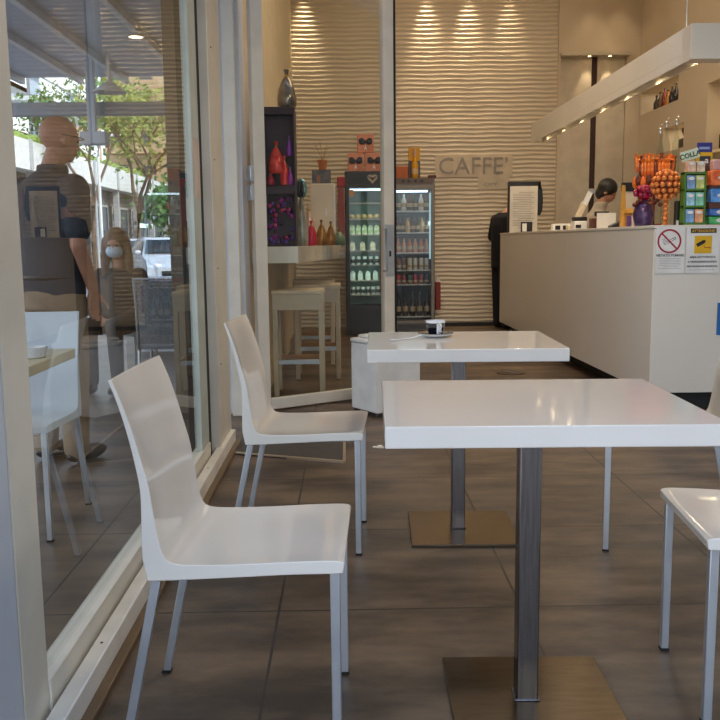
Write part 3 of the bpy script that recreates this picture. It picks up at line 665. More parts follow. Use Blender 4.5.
# ================= BACK WALL FURNITURE =================
def fridge(label, x0, x1, y0, y1, h, bodym, zglass0, zglass1, shelves, inner, light, header=None, glassm=None):
    t = thing('display_fridge', label, 'fridge', ((x0+x1)/2, y0, 0)); W = (x1-x0)/2; D = y1-y0; e = .045
    mb = MB(); mb.box(-W, -W+e, 0, D, 0, h).box(W-e, W, 0, D, 0, h).box(-W+e, W-e, D-.04, D, 0, h).box(-W+e, W-e, 0, D-.04, zglass1+.03, h).box(-W+e, W-e, 0, D-.04, 0, zglass0-.03)
    mb.build('body', bodym, t, bevel=.004)
    MB().box(-W+e, W-e, D-.05, D-.042, zglass0-.02, zglass1+.02).build('back_lining', inner, t)
    mb = MB().box(-W+.01, -W+.05, -.03, 0, zglass0-.04, zglass1+.04).box(W-.05, W-.01, -.03, 0, zglass0-.04, zglass1+.04).box(-W+.05, W-.05, -.03, 0, zglass1, zglass1+.04).box(-W+.05, W-.05, -.03, 0, zglass0-.04, zglass0)
    mb.build('door_frame', bodym, t, bevel=.003)
    MB().box(-W+.05, W-.05, -.018, -.012, zglass0, zglass1).build('door_glass', glassm or GLASS, t)
    for z in shelves: MB().box(-W+e, W-e, .03, D-.06, z-.012, z).build('shelf', mat('white_wire_shelf', (210, 214, 212), .4), t)
    MB().box(-W+.06, W-.09, .03, .06, zglass1-.03, zglass1-.008).build('light_tube', mat('cold_lamp', (220, 240, 255), .5, emit=((214, 236, 255), light)), t)
    return t
F2X0, F2X1 = .565, 1.115
SILV = mat('fridge_grey_brown', (126, 118, 106), .38, .5)
sh2 = [.18, .585, .765, .985, 1.235, 1.505]
f2 = fridge('tall grey glass fronted drinks fridge against the wave wall', F2X0, F2X1, 10.95, 11.44, 1.90, SILV, .13, 1.76, sh2, mat('dim_fridge_lining', (92, 100, 100), .5), 3.0)
MB().box(-.25, .25, -.012, -.001, 1.83, 1.90).build('control_panel', mat('panel_bronze', (110, 92, 78), .4), f2)
for x in (-.12, -.05, .03, .11): MB().box(x-.018, x+.018, -.02, -.012, 1.85, 1.875).build('display_button', BLACK, f2)
mb = MB()
for i in range(5): mb.box(-.2, .2, -.012, -.001, .02+i*.016, .028+i*.016)
mb.build('vent_slats', BLACK, f2)
l = bpy.data.lights.new('fridge_light', 'AREA'); l.energy = .9; l.size = .4; l.size_y = .1; l.shape = 'RECTANGLE'; l.color = (.75, .92, 1)
o = bpy.data.objects.new('fridge_light', l); COL.objects.link(o); o.location = (.84, 11.08, 1.74)
l = bpy.data.lights.new('fridge_side_light', 'AREA'); l.energy = .7; l.size = .05; l.size_y = .7; l.shape = 'RECTANGLE'; l.color = (.7, .92, 1)
o = bpy.data.objects.new('fridge_side_light', l); COL.objects.link(o); o.location = (1.055, 11.0, 1.35); o.rotation_euler = (0, PI/2, 0)
MB().box(.205, .225, .02, .03, .9, 1.72).build('light_strip', mat('cold_strip', (190, 225, 240), .5, emit=((170, 220, 240), .6)), f2)
rows = [(.18, 5, .30, .034, [(44, 36, 34), (60, 54, 46)], 'tall bottle with pale label on the bottom shelf of the drinks fridge'),
        (.585, 6, .125, .031, [(170, 46, 44), (150, 60, 56), (60, 80, 60)], 'drinks can on the second lowest shelf of the drinks fridge'),
        (.765, 6, .15, .030, [(130, 90, 60), (120, 80, 60), (210, 210, 205)], 'drinks can on the third shelf of the drinks fridge'),
        (.985, 6, .19, .032, [(176, 110, 84), (196, 150, 120)], 'juice bottle on the fourth shelf of the drinks fridge'),
        (1.235, 7, .20, .030, [(76, 60, 40), (60, 66, 50), (196, 160, 100)], 'drink bottle on the fifth shelf of the drinks fridge'),
        (1.505, 6, .22, .033, [(50, 70, 50), (214, 214, 206), (90, 60, 30)], 'drink bottle on the top shelf of the drinks fridge')]
for (z, n, h, r, cl, lb) in rows:
    for k in range(n):
        x = F2X0+.095+k*(.36/(n-1)); c = cl[k % len(cl)] if not (z == .765 and k >= 3) else (210, 210, 205)
        m = mat('drink_%d_%d_%d' % c, c, .2); hue = {(44, 36, 34): 'black', (60, 54, 46): 'dark brown', (170, 46, 44): 'bright red', (150, 60, 56): 'dull red', (60, 80, 60): 'dark green', (130, 90, 60): 'light brown', (120, 80, 60): 'mid brown', (210, 210, 205): 'white', (176, 110, 84): 'orange pink', (196, 150, 120): 'pale pink', (76, 60, 40): 'dark amber', (60, 66, 50): 'olive', (196, 160, 100): 'golden', (50, 70, 50): 'green', (214, 214, 206): 'clear white', (90, 60, 30): 'brown'}[c]
        t = thing('drink_can' if h < .16 else 'drink_bottle', hue+' '+lb, 'can' if h < .16 else 'bottle', (x, 11.03+.02*(k % 2), z+.001), group=lb.split(' on the ')[1])
        if h < .16: MB().lathe([(r*.8, 0), (r, .01), (r, h-.015), (r*.8, h)], n=12).build('body', m, t, smooth=True)
        else:
            MB().lathe([(r*.9, 0), (r, .01), (r, h*.55), (r*.4, h*.75), (r*.36, h*.93)], n=12).build('body', m, t, smooth=True)
            MB().cyl(0, 0, h*.92, h, r*.42, n=10).build('cap', BLACK, t)
        if h > .12: MB().cyl(0, 0, h*.2, h*.42, r*1.02, n=12).build('paper_label', mat('label_cream', (176, 156, 120), .6), t)

F1X0, F1X1 = -.005, .535
f1 = fridge('tall black ice cream display fridge behind the glass door', F1X0, F1X1, 10.5, 11.1, 1.955, mat('black_fridge_body', (36, 34, 34), .35), .36, 1.76, [.49, .66, .85, 1.02, 1.21, 1.40, 1.59], mat('mint_lining', (176, 214, 196), .5), 3.0)
l = bpy.data.lights.new('freezer_light', 'AREA'); l.energy = 1.1; l.size = .4; l.size_y = 1.1; l.shape = 'RECTANGLE'; l.color = (.72, 1, .88)
o = bpy.data.objects.new('freezer_light', l); COL.objects.link(o); o.location = (.265, 10.54, 1.06); o.rotation_euler = (PI/2, 0, 0)
mb = MB()
for s_, rr in ((1, .058), (.62, .058)):
    pts = []
    for k in range(33):
        a = 2*PI*k/32
        pts.append((s_*.0034*16*math.sin(a)**3, -.004, s_*.0034*(13*math.cos(a)-5*math.cos(2*a)-2*math.cos(3*a)-math.cos(4*a))))
    mb.tube(pts, .005, 6)
mb.build('heart_emblem', mat('heart_pale', (216, 200, 180), .4), f1, loc=(.06, -.006, 1.868))
MB().box(.14, .19, -.07, -.035, .52, 1.32).build('handle', mat('wood_handle', (140, 100, 56), .4), f1, bevel=.01)
MB().cyl(0, 0, 0, .006, .04, m=Matrix.Translation((-.19, -.02, 1.70)) @ Matrix.Rotation(PI/2, 4, 'X')).build('sticker', mat('tan_sticker', (196, 150, 110), .6), f1)
fr = [(.66, 7, (214, 210, 206), 'small white tub with dark label on the lowest stocked shelf of ice cream fridge', .09),
      (.85, 5, (206, 222, 214), 'pale folded wafer bag on the second stocked shelf of the ice cream fridge', .12),
      (1.02, 6, (222, 226, 224), 'white tub with dark print on the third stocked shelf of the ice cream fridge', .10),
      (1.21, 4, (214, 190, 150), 'clear cup with tan filling on the fourth stocked shelf of the ice cream fridge', .11),
      (1.40, 6, (160, 190, 120), 'green and white salad pack on the fifth stocked shelf of the ice cream fridge', .12),
      (1.59, 6, (206, 160, 90), 'golden pastry on the upper stocked shelf of the ice cream fridge', .06)]
for (z, n, c, lb, h) in fr:
    z = z if z != 1.59 else 1.40+.0
for (z, n, c, lb, h) in [(.49,)+fr[0][1:], (.66,)+fr[1][1:], (.85,)+fr[2][1:], (1.02,)+fr[3][1:], (1.21,)+fr[4][1:], (1.40,)+fr[5][1:]]:
    for k in range(n):
        x = F1X0+.085+k*(.37/(n-1))
        t = thing('food_pack' if 'pastry' not in lb else 'pastry', lb, 'food', (x, 10.62+.03*(k % 2), z+.001), group=lb.split(' on the ')[1])
        if 'pastry' in lb: MB().ball(0, 0, .028, .034, (1, 1.2, .8), n=8).build('crust', mat('golden_crust', c, .6, noise=(40, (226, 200, 150), 3)), t, smooth=True)
        elif 'tub' in lb:
            MB().cyl(0, 0, 0, h, .022, .027, n=12).build('tub', mat('tub_%d' % c[0], c, .4), t); MB().cyl(0, 0, h*.2, h*.65, .0255, .027, n=12).build('printed_band', INK, t)
        else:
            MB().prism([(-.032, 0), (.032, 0), (.028, h*.8), (-.01, h), (-.03, h*.7)], -.02, .02, m=Matrix.Rotation(PI/2, 4, 'X')).build('pack', mat('pack_%d' % c[0], c, .4, noise=(30, (236, 236, 226), 2)), t, bevel=.003)
# boxes with dark bows on top of fridge 1
PINK = mat('salmon_box', (222, 150, 122), .5, noise=(8, (206, 128, 100), 3)); BOW = mat('navy_ribbon', (34, 40, 58), .4)
for (x, z, wd, h, lb) in ((.13, 1.957, .19, .22, 'salmon pink gift box with navy bow, lower left on the ice cream fridge'), (.35, 1.957, .22, .22, 'salmon pink gift box with navy bow, lower right on the ice cream fridge'), (.25, 2.179, .20, .22, 'salmon pink gift box with navy bow, topmost on the ice cream fridge')):
    t = thing('gift_box', lb, 'box', (x, 10.7, z)); MB().box(-wd/2, wd/2, -.08, .1, 0, h).build('box', PINK, t, bevel=.006)
    mb = MB()
    for s_ in (-1, 1):
        mb.ball(s_*.042, -.095, h*.58, .040, (1, .35, .85), n=10)
        for k in (-1, 0, 1): mb.ball(s_*.05+k*.016, -.10, h*.58+.03-abs(k)*.006, .014, (1, .6, 1.3), n=6)
    mb.ball(0, -.10, h*.58, .014); mb.build('bow', BOW, t, smooth=True)
    MB().prism([(-.02, .02), (0, .05), (.02, .02), (0, .10)], .08, .084, m=Matrix.Rotation(PI/2, 4, 'X')).build('tag', WHITE, t)
# things on fridge 2
t = thing('bottle_carton', 'yellow and grey carton with a sparkling wine bottle on the drinks fridge', 'carton', (.873, 11.1, 1.902))
MB().box(-.07, .07, 0, .1, .22, .385).build('upper_panel', mat('mustard_card', (214, 158, 30), .5), t); MB().box(-.072, .072, 0, .1, 0, .22).build('lower_panel', mat('slate_card', (90, 92, 100), .5), t)
t = thing('sparkling_wine_bottle', 'golden sparkling wine bottle in front of its carton on the drinks fridge', 'bottle', (.873, 11.05, 1.902))
MB().lathe([(.036, 0), (.042, .01), (.042, .17), (.016, .25), (.016, .30)], n=18).build('body', mat('golden_bottle', (220, 160, 40), .2), t, smooth=True)
MB().cyl(0, 0, .27, .36, .019, .017, n=14).build('foil', mat('pink_silver_foil', (214, 180, 160), .3, .4), t); MB().cyl(0, 0, .05, .12, .0428, n=18).build('paper_label', mat('label_tan', (214, 180, 140), .6), t)
tag(MB().box(-.075, .075, -.06, .08, 0, .15).build('orange_brown_box', mat('burnt_orange', (184, 96, 44), .5), loc=(.715, 11.1, 1.902), bevel=.004), 'burnt orange box on the drinks fridge beside the wine bottle', 'box')
tag(MB().box(-.05, .05, -.03, .05, 0, .035).build('dark_red_clip', mat('dark_maroon', (92, 42, 34), .5), loc=(1.085, 11.0, 1.902), bevel=.003), 'dark maroon holder hooked on the fridge corner', 'holder')
t = thing('leaflet_holder', 'red box with a folded white flap leaning by the drinks fridge', 'leaflet holder', (1.19, 11.3, .24))
MB().box(-.035, .03, -.06, .08, 0, .36).build('box', mat('dark_red_card', (140, 44, 38), .5), t, bevel=.004); MB().prism([(-.04, .36), (.05, .34), (-.01, .44)], -.02, .05, m=Matrix.Rotation(PI/2, 4, 'X')).build('flap', PAPER, t)
MB().box(-.02, .02, .08, .16, .05, .3).build('bracket', DKGREY, t)
# CAFFE lettering
t = thing('wall_lettering', 'grey coffee house lettering on smooth plaque of the wave wall', 'sign', (1.68, 11.475, 0))
PLQ = mat('plaque_beige', (206, 190, 164), .45)
MB().box(-.51, .50, .013, .03, 1.945, 2.225).build('plaque', PLQ, t); MB().box(.05, .46, .013, .03, 1.79, 1.945).build('plaque', PLQ, t)
text('lettering', 'CAFFE\u2019', .305, mat('letter_grey', (150, 140, 130), .4), t, (-.01, .008, 1.985), ext=.005)
text('lettering', '\u00b7 CAMP', .065, MATS['letter_grey'], t, (.2, .010, 1.83), ext=.003)

# ================= LEFT WINDOW COUNTER =================
t = thing('window_counter', 'white wall counter behind the glass door carrying sweets', 'counter', (0, 0, 0))
MB().prism([(-.655, 6.05), (-.33, 6.05), (-.005, 7.8), (-.005, 9.2), (-.655, 9.2)], .985, 1.10).build('worktop', mat('cream_worktop', (226, 216, 198), .12, coat=.5), t, bevel=.003)
MB().box(-.655, -.60, 6.2, 9.1, 0, .985).build('support_panel', MATS['plain_beige_wall'], t)
ZW = 1.101
t = thing('egg_rack', 'dark purple display case of wrapped chocolate eggs behind the door glass', 'display case', (-.455, 6.2, ZW))
DP = mat('dark_purple_case', (62, 34, 46), .5, noise=(5, (48, 28, 40), 2))
MB().box(-.105, .11, .02, .2, 0, .95).box(-.105, .11, -.06, .02, .90, .95).box(-.105, -.095, -.06, .02, 0, .9).box(.10, .11, -.06, .02, 0, .9).box(-.095, .10, -.06, .02, .36, .42).build('case', DP, t, bevel=.003)
BALL = [mat('foil_magenta', (170, 40, 150), .2, .4), mat('foil_violet', (110, 70, 170), .2, .4), mat('foil_pink', (200, 60, 110), .2, .4), mat('foil_dark', (60, 40, 80), .2, .4)]
for i in range(46):
    x = -.535+.165*random.random(); z = ZW+.03+.30*random.random()**1.3
    tag(MB().ball(0, 0, 0, .014+.006*random.random(), n=8).build('foil_egg', BALL[i % 4], loc=(x, 6.165+.03*random.random(), z), smooth=True), 'small shiny %s egg in the lower part of the dark case' % ('magenta', 'violet', 'pink', 'dark blue')[i % 4], 'egg', 'small foil eggs in the dark case')
def foil_egg(label, x, y, z, h, r, m, crest=True):
    t = thing('wrapped_egg', label, 'chocolate egg', (x, y, z))
    MB().lathe([(r*.85, 0), (r, h*.10), (r, h*.3), (r*.86, h*.5), (r*.5, h*.72), (r*.14, h*.85), (r*.3, h)], n=12).build('wrapper', m, t, smooth=True)
    MB().cyl(0, 0, h*.82, h*.87, r*.22, n=10).build('ribbon', mat('gold_ribbon', (206, 160, 70), .25, .6), t)
    return t
RF = mat('red_foil', (214, 40, 44), .22, .3, noise=(24, (240, 90, 70), 3)); GF = mat('gold_foil', (176, 126, 56), .25, .6, noise=(24, (130, 84, 40), 3)); SF = mat('silver_film', (170, 156, 140), .18, .7, noise=(10, (110, 98, 86), 3)); PF = mat('magenta_film', (160, 50, 150), .25, .2)
foil_egg('bright red wrapped egg in the upper part of the dark case', -.475, 6.165, ZW+.50, .22, .056, RF)
foil_egg('second red wrapped egg, lower and right of the bright one in the dark case', -.42, 6.16, ZW+.422, .20, .034, RF)
foil_egg('small deep red wrapped egg low in the upper part of the dark case', -.515, 6.145, ZW+.422, .09, .03, mat('deep_red_foil', (160, 20, 50), .25, .3))
foil_egg('magenta film wrapped egg at the right side of the dark case', -.380, 6.145, ZW+.422, .12, .022, PF)
foil_egg('violet film wrapped egg high at the right of the dark case', -.385, 6.18, ZW+.62, .14, .022, mat('violet_film', (150, 70, 180), .25, .2))
t = foil_egg('tall silver film wrapped egg on top of the dark case', -.40, 6.28, ZW+.951, .27, .068, SF)
foil_egg('red foil cone egg on the window counter', -.265, 6.75, ZW, .19, .046, mat('crimson_foil', (200, 30, 60), .22, .3))
foil_egg('left gold foil cone egg on the window counter, beside the red cone', -.19, 6.88, ZW, .20, .042, GF)
foil_egg('right gold foil cone egg on the window counter', -.12, 7.02, ZW, .19, .040, GF)
foil_egg('green film bundle at the end of the window counter', -.055, 7.16, ZW, .13, .055, mat('green_film', (96, 120, 90), .3))
foil_egg('clear film wrapped tall gift beside the dark case', -.325, 6.5, ZW, .42, .05, mat('clear_film', (200, 186, 170), .15, .3, noise=(12, (150, 136, 120), 3)))
foil_egg('pinkish film wrapped gift behind the cone eggs', -.29, 6.95, ZW, .33, .05, mat('pinkish_film', (206, 170, 150), .2, .2))
t = thing('round_mirror_gift', 'dark and mint oval ornament on a clear stem beside the dark case', 'ornament', (-.315, 6.38, ZW))
MB().ball(0, 0, .41, .062, (.68, .4, 1.15), n=14).build('oval', mat('mint_chrome', (150, 190, 190), .1, .9), t, smooth=True)
MB().ball(.004, -.012, .41, .058, (.28, .45, 1.0), n=12).build('dark_band', BLACK, t, smooth=True); MB().cyl(0, 0, 0, .36, .02, .014, n=12).build('stem', CLEAR, t)
t = thing('white_cooler', 'white upright cabinet standing on the window counter', 'cabinet', (-.19, 7.45, ZW))
MB().box(-.105, .105, 0, .3, 0, .515).build('body', mat('ivory_cabinet', (224, 208, 184), .35), t, bevel=.006)
MB().box(.02, .035, -.006, 0, .25, .31).build('latch', WHITE, t); MB().box(.092, .104, -.004, 0, .02, .5).build('door_edge', WHITE, t)
t = thing('picture_box', 'dark blue printed box on top of the white cabinet', 'box', (-.19, 7.5, ZW+.517))
MB().box(-.09, .07, 0, .1, 0, .115).build('box', mat('slate_blue_box', (60, 70, 84), .4, noise=(14, (120, 110, 100), 3)), t, bevel=.003); MB().box(-.05, -.02, -.002, 0, .01, .07).build('printed_figure', mat('tan_print', (170, 110, 80), .6), t)
t = thing('potted_plant', 'small leafless plant in an orange pot on the dark blue box', 'plant', (-.19, 7.55, ZW+.633))
MB().lathe([(.03, 0), (.042, .07), (.046, .072), (.046, .085), (.038, .085), (.036, .07)]).build('pot', mat('orange_terracotta', (190, 110, 50), .5), t, smooth=True)
mb = MB()
for a in range(7):
    d = Vector((math.cos(a*.9), math.sin(a*.9), 0)); mb.tube([(0, 0, .07), d*.03+Vector((0, 0, .15)), d*(.06+.01*a % .03)+Vector((0, 0, .20+.02*(a % 3)))], .0025, 5)
mb.build('twigs', mat('dry_twig', (170, 140, 100), .7), t)
t = thing('red_display', 'tall dark red panel display behind the white cabinet', 'display', (-.035, 7.6, ZW))
MB().box(-.03, .025, 0, .15, 0, .50).build('panel', mat('brick_red_card', (150, 60, 50), .5), t, bevel=.003); MB().box(-.035, .035, -.02, .1, .50, .58).build('header', mat('scarlet_card', (176, 40, 40), .5), t, bevel=.004)
# bar stools
STOOL = mat('cream_stool_paint', (206, 190, 164), .4)
def stool(label, loc, rz=0):
    t = thing('bar_stool', label, 'stool', loc, rz, 'white bar stools')
    MB().box(-.19, .19, -.17, .17, .755, .785).build('seat', mat('stool_seat', (222, 202, 168), .35), t, bevel=.004)
    MB().box(-.185, .185, -.165, -.145, .64, .755).box(-.185, .185, .145, .165, .64, .755).box(-.185, -.165, -.145, .145, .64, .755).box(.165, .185, -.145, .145, .64, .755).build('apron', STOOL, t, bevel=.002)
    for x in (-1, 1):
        for y in (-1, 1):
            l_ = MB().box(x*.167-.018, x*.167+.018, y*.147-.018, y*.147+.018, .005, .64).build('leg', STOOL, t, bevel=.003)
            MB().cyl(x*.167, y*.147, 0, .006, .014, n=10).build('foot_cap', DKGREY, t)
    MB().box(-.15, .15, -.158, -.136, .24, .275).build('footrest', ALU, t, bevel=.003)
    MB().box(-.15, .15, .136, .158, .24, .275).build('footrest', mat('wood_rail', (176, 130, 90), .5), t, bevel=.003)
    for x in (-1, 1): MB().box(x*.167-.011, x*.167+.011, -.13, .13, .24, .275).build('side_rail', STOOL, t, bevel=.003)
    return t
S = stool('cream bar stool nearest the glass door', (-.355, 6.47, 0))
copy_tree(S, loc=(-.24, 7.25, 0), label='cream bar stool behind the nearest stool, further along the window counter')
copy_tree(S, loc=(-.30, 8.1, 0), label='farthest of the cream bar stools under the window counter')
# white box behind rear table
t = thing('white_bin', 'white lidded box standing behind the rear table', 'box', (.26, 5.78, 0), math.radians(0))
A = Vector((.185, 5.50)); 
P4 = [(.185-.26, 5.48-5.78), (.475-.26, 5.60-5.78), (.32-.26, 5.94-5.78), (.025-.26, 5.72-5.78)]
MB().prism(P4, .03, .47).build('body', mat('white_box_plastic', (232, 230, 226), .35), t, bevel=.006)
Pl = [(x*1.03, y*1.03) for x, y in P4]
MB().prism(Pl, .473, .50).prism([(x*.8, y*.8) for x, y in P4], .50, .52).build('lid', MATS['white_box_plastic'], t, bevel=.008)
for x, y in P4: MB().cyl(x*.85, y*.85, 0, .032, .02, n=12).build('castor', DKGREY, t)

# ================= OUTSIDE THE LEFT WINDOW =================
t = thing('outdoor_table', 'white outdoor table behind the left window carrying an ashtray', 'table', (-1.40, 2.78, 0))
MB().box(-.40, .395, -.42, .42, .715, .75).build('tabletop', mat('cream_tabletop', (226, 214, 180), .3), t, bevel=.003)
MB().box(-.03, .03, -.03, .03, .01, .715).build('pole', STEEL, t); MB().box(-.2, .2, -.2, .2, 0, .012).build('base_plate', STEEL, t, bevel=.002)
t = thing('ashtray', 'round white ashtray on the outdoor table behind the window', 'ashtray', (-1.075, 2.95, .7505))
MB().lathe([(.045, 0), (.05, .004), (.053, .035), (.048, .036), (.044, .01), (.01, .008)], n=28).build('bowl', MATS['white_porcelain'], t, smooth=True)
OUTCH = mat('matt_white_chair', (214, 222, 230), .4)
co = make_chair('white chair tucked behind the outdoor table outside the left window', (-1.335, 3.42, 0), -PI/2, shellmat=OUTCH)
make_chair('white chair outside on which the masked woman sits', (-1.80, 6.95, 0), -PI/2-.15, shellmat=OUTCH)
# woven chair
t = thing('woven_chair', 'grey woven mesh chair outdoors with its back to the window', 'chair', (-1.27, 6.22, 0), PI)
WOV = mat('grey_woven_mesh', (150, 156, 162), .6, noise=(90, (112, 118, 124), 2), bump=(160, .6))
Rb = Matrix.Translation((0, .20, .42)) @ Matrix.Rotation(math.radians(-8), 4, 'X')
MB().box(-.165, .165, -.006, .006, .02, .46, m=Rb).build('backrest', WOV, t, bevel=.003)
MB().tube([Rb @ Vector(p) for p in ((-.178, 0, -.02), (-.178, 0, .475), (.178, 0, .475), (.178, 0, -.02))], .013).build('back_frame', ALU, t, smooth=True)
MB().box(-.19, .19, -.20, .20, .40, .425).build('seat', WOV, t, bevel=.008)
for x in (-1, 1):
    for y in (-1, 1): MB().tube([(x*.18, y*.19, .40), (x*.19, y*.21, 0)], .012).build('leg', ALU, t, smooth=True)
tag(MB().box(-.42, .42, -.16, .16, 0, .80).build('planter', mat('pale_planter', (206, 214, 226), .5), loc=(-1.75, 9.3, -.02), bevel=.01), 'pale rectangular planter at the end of the veranda before the parked cars', 'planter')

# ---- parked cars
def car(label, loc, rz, body):
    t = thing('car', label, 'car', loc, rz)
    GL = MATS.get('car_glass') or mat('car_glass', (40, 52, 62), .08)
    # side profile (y forward, z)
    prof = [(-2.0, .35), (-2.05, .75), (-1.95, 1.0), (-1.6, 1.38), (-.9, 1.47), (.0, 1.45), (.45, 1.36), (1.05, .98), (1.75, .86), (2.02, .68), (2.05, .35)]
    bm = MB(); rows_ = []
    for (y, z) in prof:
        up = max(0, (z-.95)/.52); wd = .86-.20*up
        rows_.append([bm.bm.verts.new((sx*wd, y, zz)) for sx, zz in ((-1, z), (1, z))])
    for A_, B_ in zip(rows_, rows_[1:]): bm.bm.faces.new((A_[0], A_[1], B_[1], B_[0]))
    for s_ in (0, 1):
        lo = [bm.bm.verts.new(((-1, 1)[s_]*.87, y, min(z, .95))) for y, z in prof]
        bt = [bm.bm.verts.new(((-1, 1)[s_]*.84, y, .28)) for y, z in prof]
        for k in range(len(prof)-1):
            if prof[k][1] > .96 or prof[k+1][1] > .96: bm.bm.faces.new((rows_[k][s_], rows_[k+1][s_], lo[k+1], lo[k]))
            else: bm.bm.faces.new((rows_[k][s_], rows_[k+1][s_], lo[k+1], lo[k])) if False else None
            bm.bm.faces.new((lo[k], lo[k+1], bt[k+1], bt[k]))
    bm.build('body', body, t, smooth=True)
    w_ = MB()
    w_.prism([(-.60, 0), (.60, 0), (.52, .62), (-.52, .62)], 0, .01, m=Matrix.Translation((0, 1.03, 1.01)) @ Matrix.Rotation(math.radians(-147), 4, 'X') @ Matrix.Scale(-1, 4, (0, 0, 1)) @ Matrix.Scale(1, 4)) if False else None
    v = [w_.bm.verts.new(p) for p in ((-.76, 1.03, 1.02), (.76, 1.03, 1.02), (.67, .50, 1.36), (-.67, .50, 1.36))]; w_.bm.faces.new(v)
    e_ = bmesh.ops.extrude_face_region(w_.bm, geom=w_.bm.faces[:]); bmesh.ops.translate(w_.bm, verts=[q for q in e_['geom'] if isinstance(q, bmesh.types.BMVert)], vec=(0, .02, .025))
    w_.build('windscreen', GL, t)
    for s_ in (-1, 1):
        for (a, b, c, d) in (((.40, 1.0), (.85, 1.0), (.35, 1.32), (-.2, 1.38)), ((-.3, 1.0), (.33, 1.0), (-.27, 1.38), (-.9, 1.40))):
            pass
        q = MB(); vv = [q.bm.verts.new((s_*(.862-.2*max(0, (z-.95)/.52)+.006), y, z)) for y, z in ((.92, 1.0), (.40, 1.32), (-.9, 1.40), (-1.5, 1.28), (-1.75, 1.02))]; q.bm.faces.new(vv)
        e_ = bmesh.ops.extrude_face_region(q.bm, geom=q.bm.faces[:]); bmesh.ops.translate(q.bm, verts=[u for u in e_['geom'] if isinstance(u, bmesh.types.BMVert)], vec=(s_*.012, 0, 0))
        q.build('side_window', GL, t)
        MB().ball(s_*.93, .80, 1.05, .09, (1, .6, .7), n=8).build('wing_mirror', body, t, smooth=True)
        MB().ball(s_*.62, 1.93, .70, .15, (1.1, .4, .5), n=8).build('headlamp', WHITE, t, smooth=True)
        for y in (-1.3, 1.3):
            wh = MB().cyl(0, 0, -.1, .1, .31, n=24, m=Matrix.Translation((s_*.78, y, .31)) @ Matrix.Rotation(PI/2, 4, 'Y')).build('wheel', RUBBER, t)
            MB().cyl(0, 0, -.105, .105, .19, n=16, m=Matrix.Translation((s_*.78, y, .31)) @ Matrix.Rotation(PI/2, 4, 'Y')).build('hubcap', ALU, wh)
    MB().box(-.5, .5, 2.0, 2.06, .42, .58).build('grille', BLACK, t)
    MB().tube([(.2, -.2, 1.46), (.2, -.5, 1.72)], .008, 5).build('aerial', BLACK, t)
    return t
WCAR = mat('silver_white_car_paint', (206, 214, 224), .2, .1, coat=.6); BCAR = mat('pale_blue_car_paint', (170, 184, 200), .2, .2, coat=.6)
car('silver white hatchback parked nearest beyond the veranda', (-4.95, 24.5, -.15), PI+.35, WCAR)
car('pale blue grey car parked behind the silver hatchback', (-6.9, 30.5, -.15), PI+.3, BCAR)

# ---- buildings
PANE = mat('dark_window_pane', (70, 84, 96), .1); FR = mat('window_frame_grey', (176, 176, 172), .5)
t = thing('commercial_building', 'long low building with white parapet and dark arcade across the street', 'building', (-12, 0, -.15))
MB().box(-2.5, 0, 16, 80, 0, 4.0).build('wall', mat('grey_stone_wall', (112, 104, 98), .7, noise=(.6, (96, 90, 84), 4)), t)
MB().box(-2.5, .7, 16, 80, 3.95, 5.0).build('parapet', mat('white_parapet', (232, 232, 228), .6), t)
m = MB()
for i in range(16): m.box(.7, .76, 16+i*4, 16.25+i*4, 3.95, 5.05)
m.build('parapet_pilasters', mat('pale_grey_stone', (186, 188, 190), .6), t)
for i in range(15):
    y = 17.2+i*4
    f = MB().box(.0, .08, y, y+3.2, .9, 3.2).build('shop_window', FR, t)
    MB().box(.08, .10, y+.15, y+1.5, 1.0, 3.1).box(.08, .10, y+1.7, y+3.05, 1.0, 3.1).build('pane', PANE, f)
    MB().box(.3, .55, y-.55, y-.3, 0, 3.95).build('column', MATS['pale_grey_stone'], t)
m = MB()
for i in range(60):
    y = 30+random.random()*20
    m.ball(.25+.3*random.random(), y, 5.05+.15*random.random(), .22, (1, 1.4, .8), n=5)
m.build('hedge', mat('roof_hedge', (120, 150, 70), .8, noise=(9, (150, 168, 80), 3)), t)
t = thing('apartment_block', 'pale apartment block with stacked white balconies above the low building', 'building', (-15, 0, -.15))
MB().box(-10, 0, 22, 50, 0, 9.4).build('wall', mat('pale_blue_render', (176, 190, 204), .7), t)
MB().box(-10, .3, 22, 50.3, 9.4, 9.8).build('roof_slab', WHITE, t)
for i in range(5):
    for z in (5.8, 7.7):
        y = 24+i*5.4
        b = MB().box(0, 1.5, y, y+3.6, z, z+.18).box(1.42, 1.5, y, y+3.6, z, z+.95).build('balcony', WHITE, t)
        f = MB().box(0, .05, y+.8, y+2.8, z+.2, z+1.6).build('window', FR, t); MB().box(.05, .07, y+.9, y+2.7, z+.25, z+1.5).build('pane', PANE, f)
t = thing('terracotta_block', 'distant white and terracotta building left of the street trees', 'building', (-21, 55, -.15))
MB().box(-9, 3.3, 0, 10, 0, 10.2).build('wall', mat('pinkish_render', (196, 160, 140), .7), t)
MB().box(-1.0, 1.2, -1.2, 0, 9.3, 10.4).build('balcony', WHITE, t); MB().box(-.9, 1.0, -.6, 0, 10.4, 11.2).build('awning', mat('terracotta_awning', (190, 96, 56), .7), t)
for x in (-7, -4.5, 1.8):
    f = MB().box(x, x+1.4, -.05, 0, 8.4, 10).build('window', FR, t); MB().box(x+.1, x+1.3, -.07, -.05, 8.5, 9.9).build('pane', PANE, f)
t = thing('beige_apartment_building', 'tall sunlit beige apartment building at the end of the street', 'building', (-14.5, 85, -.15))
MB().box(-8.3, 9, 0, 12, 0, 18.5).build('wall', mat('sand_render', (206, 182, 146), .7, noise=(.5, (192, 166, 130), 3)), t)
MB().box(-8.6, 9.3, -.3, 12.3, 18.5, 19).build('roof_slab', mat('sand_slab', (214, 196, 166), .7), t)
